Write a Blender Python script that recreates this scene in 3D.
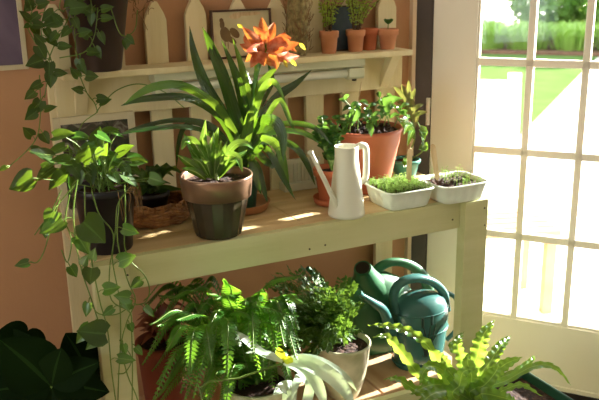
import bpy, math, random
from mathutils import Vector as V, Matrix, noise
random.seed(7)
S = bpy.context.scene; COL = S.collection
for o in list(bpy.data.objects): bpy.data.objects.remove(o)
PI = math.pi; R = math.radians

# ------------------------------------------------------------------ camera
YAW, PIT, ROL, FPX = R(25.94), R(16.32), R(-1.016), 800.0
CAM = V((0, -1.9, 1.59))
fw = V((math.sin(YAW)*math.cos(PIT), math.cos(YAW)*math.cos(PIT), -math.sin(PIT)))
r0 = V((math.cos(YAW), -math.sin(YAW), 0)); u0 = r0.cross(fw)
rt = math.cos(ROL)*r0 + math.sin(ROL)*u0; up = -math.sin(ROL)*r0 + math.cos(ROL)*u0
cd = bpy.data.cameras.new('camera'); cam = bpy.data.objects.new('camera', cd); COL.objects.link(cam)
cam.matrix_world = Matrix.Translation(CAM) @ Matrix((rt, up, -fw)).transposed().to_4x4()
cd.sensor_fit = 'HORIZONTAL'; cd.sensor_width = 36; cd.lens = 36*FPX/599; cd.clip_end = 200
cd.dof.use_dof = True; cd.dof.focus_distance = 2.15; cd.dof.aperture_fstop = 5.6
S.camera = cam

# ------------------------------------------------------------------ world, sun, added fill lights, exposure
W = bpy.data.worlds.new('world'); S.world = W; W.use_nodes = True
bg = W.node_tree.nodes['Background']; bg.inputs[0].default_value = (0.80, 0.91, 1.0, 1); bg.inputs[1].default_value = 2.4
sd = bpy.data.lights.new('sun', 'SUN'); sd.energy = 31; sd.angle = R(0.6); sd.color = (1, .96, .88)
sun = bpy.data.objects.new('sun', sd); COL.objects.link(sun)
SUND = V((1, .09, math.tan(R(19))*1.0)).normalized()
sun.rotation_euler = SUND.to_track_quat('Z', 'Y').to_euler(); sun.location = (6, 1, 4)
ad = bpy.data.lights.new('added_fill_right', 'AREA'); ad.shape = 'RECTANGLE'; ad.size = .95; ad.size_y = 1.3  # added fill light, brightens the right end of the bench
ad.energy = 44; ad.color = (1, 1, .96)
al = bpy.data.objects.new('added_fill_right', ad); COL.objects.link(al)
ad2 = bpy.data.lights.new('added_fill_left', 'AREA'); ad2.shape = 'RECTANGLE'; ad2.size = 1.5; ad2.size_y = 1.3  # added fill light, brightens the door from the left
ad2.energy = 20; ad2.color = (.95, .98, 1)
al2 = bpy.data.objects.new('added_fill_left', ad2); COL.objects.link(al2)
vs = S.view_settings; vs.view_transform = 'Standard'; vs.look = 'None'; vs.gamma = 1; vs.exposure = 0.42
vs.use_curve_mapping = False
S.cycles.use_denoising = True; S.cycles.max_bounces = 8; S.cycles.sample_clamp_indirect = 6

# ------------------------------------------------------------------ helpers
def ray(px, py): return (px-300)*rt - (py-200)*up + FPX*fw
def P(px, py, y):
    d = ray(px, py); return CAM + d*((y-CAM.y)/d.y)
def PZ(px, py, z):
    d = ray(px, py); return CAM + d*((z-CAM.z)/d.z)
def lin(h):
    h = h.lstrip('#'); c = [int(h[i:i+2], 16)/255 for i in (0, 2, 4)]
    return tuple(x/12.92 if x <= .04045 else ((x+.055)/1.055)**2.4 for x in c) + (1,)

class MB:
    def __init__(s): s.v = []; s.f = []; s.uv = []; s.sm = []; s.mi = []
    def add(s, vs, fs, smooth=False, uvs=None, mi=0):
        b = len(s.v); s.v += [tuple(p) for p in vs]
        for k, f in enumerate(fs):
            s.f.append([i+b for i in f]); s.sm.append(smooth); s.mi.append(mi)
            s.uv.append([uvs[i] for i in f] if uvs else [(0, 0)]*len(f))
    def box(s, lo, hi, M=None, mi=0):
        x0, y0, z0 = lo; x1, y1, z1 = hi
        v = [V(p) for p in ((x0,y0,z0),(x1,y0,z0),(x1,y1,z0),(x0,y1,z0),(x0,y0,z1),(x1,y0,z1),(x1,y1,z1),(x0,y1,z1))]
        if M: v = [M @ p for p in v]
        s.add(v, [(0,3,2,1),(4,5,6,7),(0,1,5,4),(1,2,6,5),(2,3,7,6),(3,0,4,7)], mi=mi)
    def prism(s, pts, axis, a, b, M=None):   # polygon extruded; pts in the two other axes
        n = len(pts); v = []
        for t in (a, b):
            for p, q in pts:
                c = {'x': (t, p, q), 'y': (p, t, q), 'z': (p, q, t)}[axis]
                v.append(M @ V(c) if M else V(c))
        s.add(v, [tuple(range(n))[::-1], tuple(range(n, 2*n))] + [(i, (i+1) % n, n+(i+1) % n, n+i) for i in range(n)])
    def lathe(s, prof, c=(0,0,0), seg=40, mod=None, smooth=True, mi=0):
        c = V(c); v = []
        for j, (r, z) in enumerate(prof):
            for i in range(seg):
                a = 2*PI*i/seg; rr = r*(mod(a, z) if mod else 1)
                v.append(c + V((rr*math.cos(a), rr*math.sin(a), z)))
        f = []
        for j in range(len(prof)-1):
            for i in range(seg):
                k = (i+1) % seg; f.append((j*seg+i, j*seg+k, (j+1)*seg+k, (j+1)*seg+i))
        s.add(v, f, smooth, mi=mi)
        if prof[0][0] > 1e-4: s.add(v[:seg], [tuple(range(seg))[::-1]], False, mi=mi)
        if prof[-1][0] > 1e-4: s.add(v[-seg:], [tuple(range(seg))], False, mi=mi)
    def tube(s, pts, r, seg=7, smooth=True, cap=True, flat=None):
        n = len(pts); v = []; pn = None
        for i, p in enumerate(pts):
            t = (pts[min(i+1, n-1)] - pts[max(i-1, 0)]).normalized()
            if pn is None:
                pn = t.cross(V((0, 0, 1)) if abs(t.z) < .9 else V((0, 1, 0))).normalized()
            else: pn = (pn - t*pn.dot(t)).normalized()
            b = t.cross(pn); rr = r[i] if isinstance(r, (list, tuple)) else r
            for k in range(seg):
                a = 2*PI*k/seg
                v.append(p + pn*rr*math.cos(a) + b*rr*math.sin(a)*(flat or 1))
        f = [(j*seg+k, j*seg+(k+1) % seg, (j+1)*seg+(k+1) % seg, (j+1)*seg+k) for j in range(n-1) for k in range(seg)]
        s.add(v, f, smooth)
        if cap: s.add(v[:seg], [tuple(range(seg))[::-1]]); s.add(v[-seg:], [tuple(range(seg))])
    def build(s, name, mat, parent=None, bevel=0, loc=None):
        me = bpy.data.meshes.new(name); v = s.v
        L = V(loc) if loc is not None else V((0, 0, 0))
        if parent is not None: L = L + V(parent.location)
        if L.length > 0: v = [tuple(V(p) - L) for p in v]
        me.from_pydata(v, [], s.f); me.polygons.foreach_set('use_smooth', s.sm)
        me.polygons.foreach_set('material_index', s.mi)
        ul = me.uv_layers.new(name='UVMap')
        flat = [c for f in s.uv for p in f for c in p]; ul.data.foreach_set('uv', flat)
        for m in (mat if isinstance(mat, list) else [mat]): me.materials.append(m)
        me.update()
        o = bpy.data.objects.new(name, me); COL.objects.link(o)
        if parent is not None: o.parent = parent
        if loc is not None: o.location = loc
        if bevel:
            b = o.modifiers.new('bevel', 'BEVEL'); b.width = bevel; b.segments = 2; b.limit_method = 'ANGLE'; b.angle_limit = R(40)
        return o

def tag(o, label=None, cat=None, group=None, kind=None):
    if label: o['label'] = label
    if cat: o['category'] = cat
    if group: o['group'] = group
    if kind: o['kind'] = kind
    return o
def thing(name, label, cat, loc, group=None):
    o = bpy.data.objects.new(name, None); COL.objects.link(o); o.location = loc; o.empty_display_size = .05
    return tag(o, label, cat, group)
def struct(name, mb, mat, bevel=0, parent=None):
    o = mb.build(name, mat, parent, bevel)
    if parent is None: o['kind'] = 'structure'
    return o
def spl(pts, n=14):     # Catmull-Rom resample
    p = [pts[0]*2-pts[1]] + list(pts) + [pts[-1]*2-pts[-2]]; out = []
    m = len(pts)-1
    for i in range(n+1):
        t = i/n*m; k = min(int(t), m-1); t -= k
        a, b, c, d = p[k:k+4]
        out.append(.5*((2*b)+(c-a)*t+(2*a-5*b+4*c-d)*t*t+(3*b-a-3*c+d)*t**3))
    return out
def PP(path, y0, y1=None):
    y1 = y0 if y1 is None else y1; n = len(path)-1
    return [P(a[0], a[1], a[2] if len(a) > 2 else y0+(y1-y0)*i/n) for i, a in enumerate(path)]

PROF = {'lance': lambda t: max(0.02, (math.sin(PI*min(1, t*.9+.1))**.75) if t < .5 else (1-((t-.5)/.5)**2.2)*.985),
        'strap': lambda t: max(0.02, .72+.28*min(1, t*3) if t < .6 else .99*(1-((t-.6)/.4)**2.4)),
        'leaf': lambda t: max(0.02, math.sin(PI*t**.8)**.8)}
def ribbon(mb, pts, w, prof='strap', tilt=.6, fold=.25, n=14, ruf=0, rfreq=14, twist=0, mi=0, cross=5, side0=None):
    """a leaf along a 3-D path: across it bends along the midrib"""
    c = spl(pts, n); base, tip = c[0], c[-1]
    hz = V((tip.x-base.x, tip.y-base.y, 0))
    if hz.length < 1e-4: hz = V((1, 0, 0))
    sideh = V((0, 0, 1)).cross(hz.normalized())
    v = []; uv = []
    prev = None
    for i, p in enumerate(c):
        t = (c[min(i+1, n)]-c[max(i-1, 0)]).normalized()
        view = (CAM - p).normalized()
        a = sideh - t*sideh.dot(t)
        b = t.cross(view)
        if side0 is not None: a = V(side0) - t*V(side0).dot(t)
        a = a.normalized() if a.length > .15 else b.normalized()
        b = b.normalized() if b.length > .1 else a
        if a.dot(b) < 0: b = -b
        s_ = (a*(1-tilt)+b*tilt)
        if prev and s_.dot(prev) < 0: s_ = -s_
        s_.normalize(); prev = s_
        if twist: s_ = Matrix.Rotation(twist*i/n, 3, t) @ s_
        nn = s_.cross(t).normalized()
        if nn.z < 0: nn = -nn
        u = i/n; hw = w/2*PROF[prof](u)
        for k in range(cross):
            q = -1+2*k/(cross-1)
            r_ = ruf*math.sin(u*rfreq*2*PI + (0 if q > 0 else 1.5))*abs(q)**1.5
            v.append(p + s_*hw*q*(1+ (.18*math.sin(u*rfreq*2*PI+2) if ruf and abs(q) > .9 else 0)) + nn*(abs(q)*fold*hw + r_))
            uv.append((k/(cross-1), u))
    f = [(j*cross+k, j*cross+k+1, (j+1)*cross+k+1, (j+1)*cross+k) for j in range(n) for k in range(cross-1)]
    mb.add(v, f, True, uv, mi)

def heart(mb, base, d, nrm, size, mi=0, wide=1.0):
    """a heart shaped leaf: base point, direction to the tip, face normal"""
    d = d.normalized(); s_ = d.cross(nrm).normalized(); nn = s_.cross(d).normalized()
    rows = 9; v = []; uv = []
    hwf = [.30, .46, .50, .47, .41, .33, .23, .12, .015]
    for i in range(rows):
        t = i/(rows-1); hw = hwf[i]*size*wide
        for k in range(5):
            q = -1+k*.5
            back = -.13*size*(abs(q)**1.2)*(1-t)**3 if i < 3 else 0
            v.append(base + d*(t*size+back) + s_*hw*q + nn*(abs(q)*.10*size*(1-t*.5) - (t**2)*.14*size))
            uv.append((k/4, t))
    f = [(j*5+k, j*5+k+1, (j+1)*5+k+1, (j+1)*5+k) for j in range(rows-1) for k in range(4)]
    mb.add(v, f, True, uv, mi)

# ------------------------------------------------------------------ materials
def newmat(name):
    m = bpy.data.materials.new(name); m.use_nodes = True; nt = m.node_tree
    return m, nt, nt.nodes['Principled BSDF'], nt.nodes['Material Output']
def solid(name, c1, c2=None, scale=8, rough=.6, metal=0, bump=0, bscale=60, coat=0, stretch=(1,1,1), detail=4, spec=.5):
    m, nt, b, out = newmat(name)
    b.inputs['Roughness'].default_value = rough; b.inputs['Metallic'].default_value = metal
    b.inputs['Coat Weight'].default_value = coat; b.inputs['Specular IOR Level'].default_value = spec
    tc = nt.nodes.new('ShaderNodeTexCoord'); mp = nt.nodes.new('ShaderNodeMapping'); mp.inputs['Scale'].default_value = stretch
    nt.links.new(tc.outputs['Object'], mp.inputs[0])
    nz = nt.nodes.new('ShaderNodeTexNoise'); nz.inputs['Scale'].default_value = scale; nz.inputs['Detail'].default_value = detail
    nt.links.new(mp.outputs[0], nz.inputs[0])
    rp = nt.nodes.new('ShaderNodeValToRGB'); rp.color_ramp.elements[0].position = .32; rp.color_ramp.elements[1].position = .68
    rp.color_ramp.elements[0].color = lin(c1); rp.color_ramp.elements[1].color = lin(c2 or c1)
    nt.links.new(nz.outputs[0], rp.inputs[0]); nt.links.new(rp.outputs[0], b.inputs['Base Color'])
    if bump:
        n2 = nt.nodes.new('ShaderNodeTexNoise'); n2.inputs['Scale'].default_value = bscale; n2.inputs['Detail'].default_value = 5
        nt.links.new(mp.outputs[0], n2.inputs[0])
        bp = nt.nodes.new('ShaderNodeBump'); bp.inputs['Strength'].default_value = bump; bp.inputs['Distance'].default_value = .01
        nt.links.new(n2.outputs[0], bp.inputs['Height']); nt.links.new(bp.outputs[0], b.inputs['Normal'])
    return m
def leafmat(name, c1, c2, tr, rough=.35, scale=12, trans=.4, coat=.25, rib=0, mid=None, back=None):
    m, nt, b, out = newmat(name)
    b.inputs['Roughness'].default_value = rough; b.inputs['Coat Weight'].default_value = coat; b.inputs['Coat Roughness'].default_value = .25
    tc = nt.nodes.new('ShaderNodeTexCoord'); nz = nt.nodes.new('ShaderNodeTexNoise'); nz.inputs['Scale'].default_value = scale
    nt.links.new(tc.outputs['Object'], nz.inputs[0])
    rp = nt.nodes.new('ShaderNodeValToRGB'); rp.color_ramp.elements[0].position = .35; rp.color_ramp.elements[1].position = .65
    rp.color_ramp.elements[0].color = lin(c1); rp.color_ramp.elements[1].color = lin(c2)
    nt.links.new(nz.outputs[0], rp.inputs[0]); colr = rp.outputs[0]
    sx = nt.nodes.new('ShaderNodeSeparateXYZ'); nt.links.new(tc.outputs['UV'], sx.inputs[0])
    if mid:
        a = nt.nodes.new('ShaderNodeMath'); a.operation = 'SUBTRACT'; a.inputs[1].default_value = .5; nt.links.new(sx.outputs[0], a.inputs[0])
        c = nt.nodes.new('ShaderNodeMath'); c.operation = 'ABSOLUTE'; nt.links.new(a.outputs[0], c.inputs[0])
        e = nt.nodes.new('ShaderNodeMath'); e.operation = 'LESS_THAN'; e.inputs[1].default_value = .035; nt.links.new(c.outputs[0], e.inputs[0])
        mx = nt.nodes.new('ShaderNodeMix'); mx.data_type = 'RGBA'; nt.links.new(e.outputs[0], mx.inputs[0])
        nt.links.new(colr, mx.inputs[6]); mx.inputs[7].default_value = lin(mid); colr = mx.outputs[2]
    nt.links.new(colr, b.inputs['Base Color'])
    if rib:
        wv = nt.nodes.new('ShaderNodeMath'); wv.operation = 'MULTIPLY'; wv.inputs[1].default_value = rib*2*PI; nt.links.new(sx.outputs[0], wv.inputs[0])
        sn = nt.nodes.new('ShaderNodeMath'); sn.operation = 'SINE'; nt.links.new(wv.outputs[0], sn.inputs[0])
        bp = nt.nodes.new('ShaderNodeBump'); bp.inputs['Strength'].default_value = .35; bp.inputs['Distance'].default_value = .002
        nt.links.new(sn.outputs[0], bp.inputs['Height']); nt.links.new(bp.outputs[0], b.inputs['Normal'])
    tl = nt.nodes.new('ShaderNodeBsdfTranslucent'); tl.inputs[0].default_value = lin(tr)
    ms = nt.nodes.new('ShaderNodeMixShader'); ms.inputs[0].default_value = trans
    nt.links.new(b.outputs[0], ms.inputs[1]); nt.links.new(tl.outputs[0], ms.inputs[2]); nt.links.new(ms.outputs[0], out.inputs[0])
    return m

M = dict(
 room=solid('room_plaster', '#ddd2c0', None, rough=.9),
 wall=solid('pink_plaster', '#ba8c64', '#c2946c', 3, .85, bump=.08, bscale=90),
 ceil=solid('ceiling_paint', '#e9e0d0', None, rough=.9),
 floor=solid('floor_wood', '#847058', '#9c8a70', 5, .4, stretch=(1, 12, 1)),
 cream=solid('cream_painted_wood', '#c0bf88', '#cdcb9a', 6, .55, bump=.12, bscale=40, stretch=(.3, 3, 3)),
 creamv=solid('cream_painted_picket', '#d8c896', '#e2d5aa', 6, .6, bump=.12, bscale=40, stretch=(3, 3, .3)),
 top=solid('worn_tabletop', '#c4a874', '#dcc496', 9, .5, bump=.15, bscale=40, stretch=(.25, 3, 3)),
 shelfwood=solid('lower_shelf_wood', '#b08a62', '#c9a680', 7, .6, stretch=(3, .3, 3), bump=.1),
 doorw=solid('door_paint', '#eee6d4', '#f2ebdb', 3, .55),
 trimw=solid('trim_paint', '#e0c8a8', None, rough=.6),
 jamb=solid('dark_jamb', '#4a403c', '#554a44', 6, .6),
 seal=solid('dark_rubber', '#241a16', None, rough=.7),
 terra=solid('terracotta', '#b5633c', '#c06c44', 7, .8, bump=.05),
 terrab=solid('big_terracotta_plastic', '#a8583a', '#b36244', 4, .55),
 terral=solid('pale_terracotta', '#c07e54', '#cf9168', 14, .85, bump=.08),
 copper=solid('copper_rim', '#8c6e5a', '#a4846c', 10, .3, metal=.6, bump=.04),
 brown=solid('dark_bronze_glaze', '#3f372a', '#4a4132', 9, .25, metal=.35),
 dark=solid('black_pot', '#15131a', '#1e1a22', 9, .35),
 dbrown=solid('dark_brown_pot', '#3a2c28', '#46352f', 9, .4, metal=.2),
 soil=solid('potting_soil', '#20130d', '#4a3022', 60, .95, bump=1, bscale=90),
 white=solid('cream_enamel', '#dcdcc6', '#e2e3d0', 4, .32),
 pulp=solid('moulded_pulp', '#e0ead8', '#e8f0e0', 30, .8, bump=.1),
 stick=solid('weathered_stick', '#b89c70', '#d0b890', 40, .8, stretch=(4, 4, .5)),
 gcan=solid('green_plastic', '#2f6440', '#387250', 5, .36),
 bcan=solid('teal_plastic', '#35605c', '#3f6e6a', 5, .22),
 emb=solid('teal_relief', '#173431', None, rough=.4),
 nursery=solid('green_nursery_pot', '#1f4a38', '#26553f', 5, .45),
 teal=solid('teal_pot', '#2c6d62', '#35796c', 5, .4),
 saucer=solid('clay_saucer', '#a5714c', '#b17d55', 9, .6),
 metalg=solid('cream_fixture', '#c8c6a4', '#d2d0b0', 5, .45),
 tubeg=solid('unlit_tube', '#dcdcc8', None, rough=.25),
 glaze=solid('speckled_cream_glaze', '#a9ab80', '#d6d4b4', 16, .3, coat=.4),
 wick=solid('wicker', '#7d5230', '#b98550', 40, .6, bump=.2),
 screw=solid('dark_screw', '#3a3024', None, rough=.5, metal=.5),
 vine=leafmat('pothos_vine', '#5c7a2c', '#6f8c38', '#8fb040', .45, trans=.15),
 root=solid('dry_roots', '#6a4a2c', '#a07c50', 40, .9),
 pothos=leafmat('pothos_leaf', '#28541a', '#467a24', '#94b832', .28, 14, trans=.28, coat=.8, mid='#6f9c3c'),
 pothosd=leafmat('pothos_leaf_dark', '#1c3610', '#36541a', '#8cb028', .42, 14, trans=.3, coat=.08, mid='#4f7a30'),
 brom=leafmat('bromeliad_leaf', '#173412', '#28541a', '#84b428', .24, 5, trans=.15, coat=.9, rib=5),
 bromb=leafmat('bromeliad_bright_leaf', '#386a1e', '#588c2a', '#9cc034', .26, 5, trans=.22, coat=.9, rib=5),
 bract=leafmat('orange_bract', '#b04a28', '#dc9468', '#e88838', .32, 60, trans=.25, coat=.5),
 bracty=leafmat('yellow_bract', '#98903a', '#b0a048', '#e8d840', .4, 20, trans=.4),
 lance=leafmat('lance_leaf', '#2f5c18', '#4f8426', '#9cc040', .25, 8, trans=.26, coat=.9, mid='#a6cc60'),
 fern=leafmat('fern_leaf', '#28581a', '#467e28', '#8cc830', .42, 20, trans=.36, coat=.25),
 fern2=leafmat('fine_fern_leaf', '#2f541a', '#4a7426', '#7ca034', .5, 20, trans=.26, coat=0),
 nest=leafmat('nest_fern_leaf', '#2c6018', '#4c8824', '#b0d048', .3, 14, trans=.42, coat=.8, mid='#9cbc50'),
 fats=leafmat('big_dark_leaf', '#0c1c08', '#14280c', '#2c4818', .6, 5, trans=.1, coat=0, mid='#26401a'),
 silver=leafmat('silvery_leaf', '#b4ccb4', '#e0ece0', '#cfe4a0', .28, 12, trans=.25, coat=.7),
 yleaf=leafmat('yellow_new_leaf', '#b0a82c', '#c8c83c', '#e8e838', .4, 20, trans=.5),
 jade=leafmat('jade_leaf', '#20441c', '#346024', '#80b040', .33, 20, trans=.25),
 seed=leafmat('seedling', '#6c9440', '#a4c070', '#cce880', .45, 90, trans=.4),
 herb=leafmat('herb_leaf', '#7c9838', '#a0b850', '#c8e050', .5, 30, trans=.45),
 red=leafmat('reddish_leaf', '#6a3828', '#8a5038', '#b07040', .45, 20, trans=.3),
 bronze=leafmat('bronze_green_leaf', '#4c6c28', '#7c6c3c', '#989c48', .4, 30, trans=.25),
 twig=solid('thin_stem', '#5c4424', '#7a6236', 20, .7),
 framew=solid('pale_frame', '#c8bc98', '#d4c8a6', 8, .5),
 framed=solid('dark_frame', '#4c3424', None, rough=.5),
 gnd=solid('pale_concrete', '#d8d2c4', '#e0dace', 3, .9),
 grass=solid('lawn', '#56703a', '#627a42', 2.5, 1, spec=0),
 mulch=solid('mulch', '#704e3c', '#84604a', 12, .95, bump=.5),
 hedge=leafmat('hedge_leaf', '#88a848', '#a8c468', '#b8e058', .5, 3, trans=.4),
 tree=leafmat('tree_leaf', '#5c8c34', '#84ac54', '#a8d058', .5, 3, trans=.4),
 siding=solid('white_siding', '#f0eee8', None, rough=.8),
 chairw=solid('white_chair_paint', '#efece4', None, rough=.6),
 tanwood=solid('tan_patio_wood', '#b88c5e', '#c49a6c', 9, .7),
)
def glass():
    m, nt, b, out = newmat('window_glass')
    t = nt.nodes.new('ShaderNodeBsdfTransparent'); g = nt.nodes.new('ShaderNodeBsdfGlossy'); g.inputs['Roughness'].default_value = .02
    f = nt.nodes.new('ShaderNodeFresnel'); f.inputs[0].default_value = 1.3
    x = nt.nodes.new('ShaderNodeMixShader'); nt.links.new(f.outputs[0], x.inputs[0]); nt.links.new(t.outputs[0], x.inputs[1])
    nt.links.new(g.outputs[0], x.inputs[2]); nt.links.new(x.outputs[0], out.inputs[0]); return m
M['glass'] = glass()
def picture(name, stops, scale, dist=1.5, vert=False):
    m, nt, b, out = newmat(name); b.inputs['Roughness'].default_value = .35
    tc = nt.nodes.new('ShaderNodeTexCoord'); nz = nt.nodes.new('ShaderNodeTexNoise')
    nz.inputs['Scale'].default_value = scale; nz.inputs['Detail'].default_value = 6; nz.inputs['Distortion'].default_value = dist
    nt.links.new(tc.outputs['Object'], nz.inputs[0]); rp = nt.nodes.new('ShaderNodeValToRGB')
    e = rp.color_ramp.elements; e[0].position = stops[0][0]; e[0].color = lin(stops[0][1]); e[1].position = stops[-1][0]; e[1].color = lin(stops[-1][1])
    for p, c in stops[1:-1]: q = e.new(p); q.color = lin(c)
    nt.links.new(nz.outputs[0], rp.inputs[0]); nt.links.new(rp.outputs[0], b.inputs[0]); return m
M['forest'] = picture('forest_photo', [(.35, '#1c2218'), (.48, '#3c4030'), (.55, '#4c3c34'), (.66, '#8a8878')], 22)
M['purple'] = picture('mauve_print', [(.3, '#55485c'), (.7, '#7d6c80')], 3)
M['birdbg'] = picture('cream_print', [(.35, '#b8ad84'), (.65, '#cfc79c')], 5)
M['slate'] = picture('slate_blue_print', [(.35, '#3c4a54'), (.65, '#5c6c78')], 6)

# ------------------------------------------------------------------ the room
YW = .54                                     # back wall face
HG = V((1.71, .50, 0)); DA = R(51.6)
dd = V((math.cos(DA), -math.sin(DA), 0)); dn = V((math.sin(DA), math.cos(DA), 0))
DM = Matrix.Translation(HG) @ Matrix((dd, dn, V((0, 0, 1)))).transposed().to_4x4()   # (along, outward, up)
m = MB(); m.box((-2.6, YW, 0), (1.645, YW+.12, 2.5)); struct('wall_back', m, M['wall'])
m = MB(); m.box((-2.72, -4.6, 0), (-2.6, -2.6, 2.5)); m.box((-2.72, -1.1, 0), (-2.6, YW+.12, 2.5)); m.box((-2.72, -2.6, 0), (-2.6, -1.1, .8)); m.box((-2.72, -2.6, 2.2), (-2.6, -1.1, 2.5)); struct('wall_left', m, M['room'])
m = MB(); m.box((-2.7, -2.6, .8), (-2.62, -1.1, .85)); m.box((-2.7, -2.6, 2.15), (-2.62, -1.1, 2.2))
for u in (-2.6, -1.875, -1.15): m.box((-2.7, u, .85), (-2.62, u+.05, 2.15))
wf2 = struct('unseen_window_left', m, M['doorw'])  # unseen window, added as an opening for the left fill light
m = MB(); m.box((-2.665, -2.59, .85), (-2.66, -1.11, 2.15)); m.build('window_glass', M['glass'], wf2)
al2.matrix_world = Matrix.Translation((-2.78, -1.85, 1.5)) @ Matrix.Rotation(-PI/2, 4, 'Y')
m = MB(); m.box((-2.72, -4.72, 0), (3.9, -4.6, 2.5)); struct('wall_front', m, M['room'])
m = MB(); m.prism([(-2.72, -4.72), (3.95, -4.72), (3.95, -2.35), (1.71, .58), (1.645, .66), (-2.72, .66)], 'z', -.06, 0); struct('floor', m, M['floor'])
m = MB(); m.prism([(-2.72, -4.72), (4.05, -4.72), (4.05, -2.35), (1.80, .58), (1.70, .66), (-2.72, .66)], 'z', 2.5, 2.6); struct('ceiling', m, M['ceil'])
# white corner trim and dark jamb beside the door
m = MB(); m.box((1.634, YW-.022, 0), (1.65, YW+.12, 2.5)); struct('trim_1', m, M['trimw'])
m = MB(); m.prism([(1.6505, YW-.008), (1.702, .500), (1.709, .501), (1.7435, .5285), (1.79, .5285-.03), (1.86, .60), (1.86, .66), (1.6505, .66)], 'z', 0, 2.5); struct('wall_corner', m, M['jamb'])
# wall beyond the door, with an unseen opening added for the fill light
m = MB(); m.box((1.08, 0, 0), (1.20, .12, 2.5), DM); m.box((1.20, 0, 0), (2.20, .12, .75), DM); m.box((1.20, 0, 2.2), (2.20, .12, 2.5), DM)
m.box((2.20, 0, 0), (3.62, .12, 2.5), DM); m.box((-.02, 0, 2.06), (1.08, .12, 2.5), DM)
struct('wall_right', m, M['room'])
e = DM @ V((3.62, 0, 0)); m = MB(); m.box((e.x, -4.72, 0), (e.x+.12, e.y+.05, 2.5)); struct('wall_side', m, M['room'])
m = MB(); m.box((1.20, .02, .75), (2.20, .10, .80), DM); m.box((1.20, .02, 2.15), (2.20, .10, 2.2), DM)
for u in (1.20, 1.675, 2.15): m.box((u, .02, .80), (u+.05, .10, 2.15), DM)
wf = struct('unseen_window_right', m, M['doorw'])  # unseen window, added to let fill light into the room
m = MB(); m.box((1.21, .055, .80), (2.19, .06, 2.15), DM); m.build('window_glass', M['glass'], wf)
al.matrix_world = DM @ Matrix.Translation((1.70, .16, 1.48)) @ Matrix.Rotation(-PI/2, 4, 'X')

# glazed door
dr = bpy.data.objects.new('door_1', None); COL.objects.link(dr); dr['kind'] = 'structure'
def dbox(m, u0, u1, z0, z1, t0=-.0, t1=.044): m.box((u0, t0, z0), (u1, t1, z1), DM)
m = MB(); dbox(m, 0, .158, .045, 2.05); dbox(m, .906, 1.06, .045, 2.05); dbox(m, .158, .906, .045, .30); dbox(m, .158, .906, 1.895, 2.05)
m.build('door_frame', M['doorw'], dr, .002)
rows = [.31+.315*k for k in range(6)]; colsx = [.167, .342, .526, .711, .897]  # last pane column is unseen, added so sun reaches the nest fern
m = MB()
for z in rows[1:-1]: dbox(m, .158, .906, z-.013, z+.013, .006, .038)
for u in colsx[1:-1]:
    for a, b in zip(rows[:-1], rows[1:]): dbox(m, u-.012, u+.012, a-.012, b+.012, .004, .040)
for a, b in ((rows[0]-.012, rows[0]), (rows[-1], rows[-1]+.012)): dbox(m, .158, .906, a, b, .008, .036)
dbox(m, .158, .166, .30, 1.895, .008, .036); dbox(m, .898, .906, .30, 1.895, .008, .036)
m.build('muntins', M['doorw'], dr, .003)
m = MB(); dbox(m, .160, .904, .30, 1.893, .021, .024); m.build('glass_panes', M['glass'], dr)
m = MB(); dbox(m, .02, 1.04, .018, .045, -.012, .03); m.build('door_sweep', M['seal'], dr)
m = MB(); dbox(m, .0, 1.06, .045, .062, -.010, .0); m.build('bottom_strip', M['doorw'], dr, .002)
for z in (1.07, .25, 1.85):
    m = MB(); m.tube([DM @ V((-.008, -.010, z-.05)), DM @ V((-.008, -.010, z+.05))], .0075, 10); m.build('hinge', M['doorw'], dr)
m = MB(); m.tube([DM @ V((.98, -.03, .98)), DM @ V((.98, -.05, .98)), DM @ V((.97, -.06, .98)), DM @ V((.88, -.06, .98))], .009, 8)
m.lathe([(.026, 0), (.026, .008)], (0, 0, 0), 16); 
m2 = MB(); m2.tube([DM @ V((.98, -.0, .98)), DM @ V((.98, -.05, .98)), DM @ V((.97, -.06, .98)), DM @ V((.88, -.06, .98))], .009, 8)
m2.build('door_handle', M['screw'], dr)
m = MB(); m.box((-.02, -.03, 0), (1.075, .14, .017), DM); struct('door_sill', m, M['seal'])

# ------------------------------------------------------------------ outdoors seen through the panes
m = MB(); m.prism([(1.78, .75), (4.2, -2.3), (4.2, -5), (14, -5), (30, 4), (30, 30), (1.2, 30), (1.2, .75)], 'z', -.25, -.17); struct('patio_ground', m, M['gnd'])
a, b = V((6.38, 5.04, 0)), V((10.1, 8.0, 0)); e = (b-a).normalized()
A0 = a - e*2.6; B0 = a + e*7.0; nrm = V((-e.y, e.x, 0))
m = MB(); q = [A0, B0, B0+nrm*14, A0+nrm*14]; m.prism([(p.x, p.y) for p in q], 'z', -.169, -.15)
tag(m.build('lawn', M['grass']), 'bright green lawn beyond the white patio chair', 'lawn', kind='stuff')
k0, k1 = PZ(440, 53, -.15), PZ(640, 57, -.15); ke = (k1-k0).normalized(); kn = V((-ke.y, ke.x, 0))
m = MB(); q = [k0-ke*3, k1+ke*8, k1+ke*8+kn*4, k0-ke*3+kn*4]; m.prism([(p.x, p.y) for p in q], 'z', -.149, -.09)
tag(m.build('mulch_bed', M['mulch']), 'brown mulch bed in front of the outdoor shrubs', 'mulch bed', kind='stuff')
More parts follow.
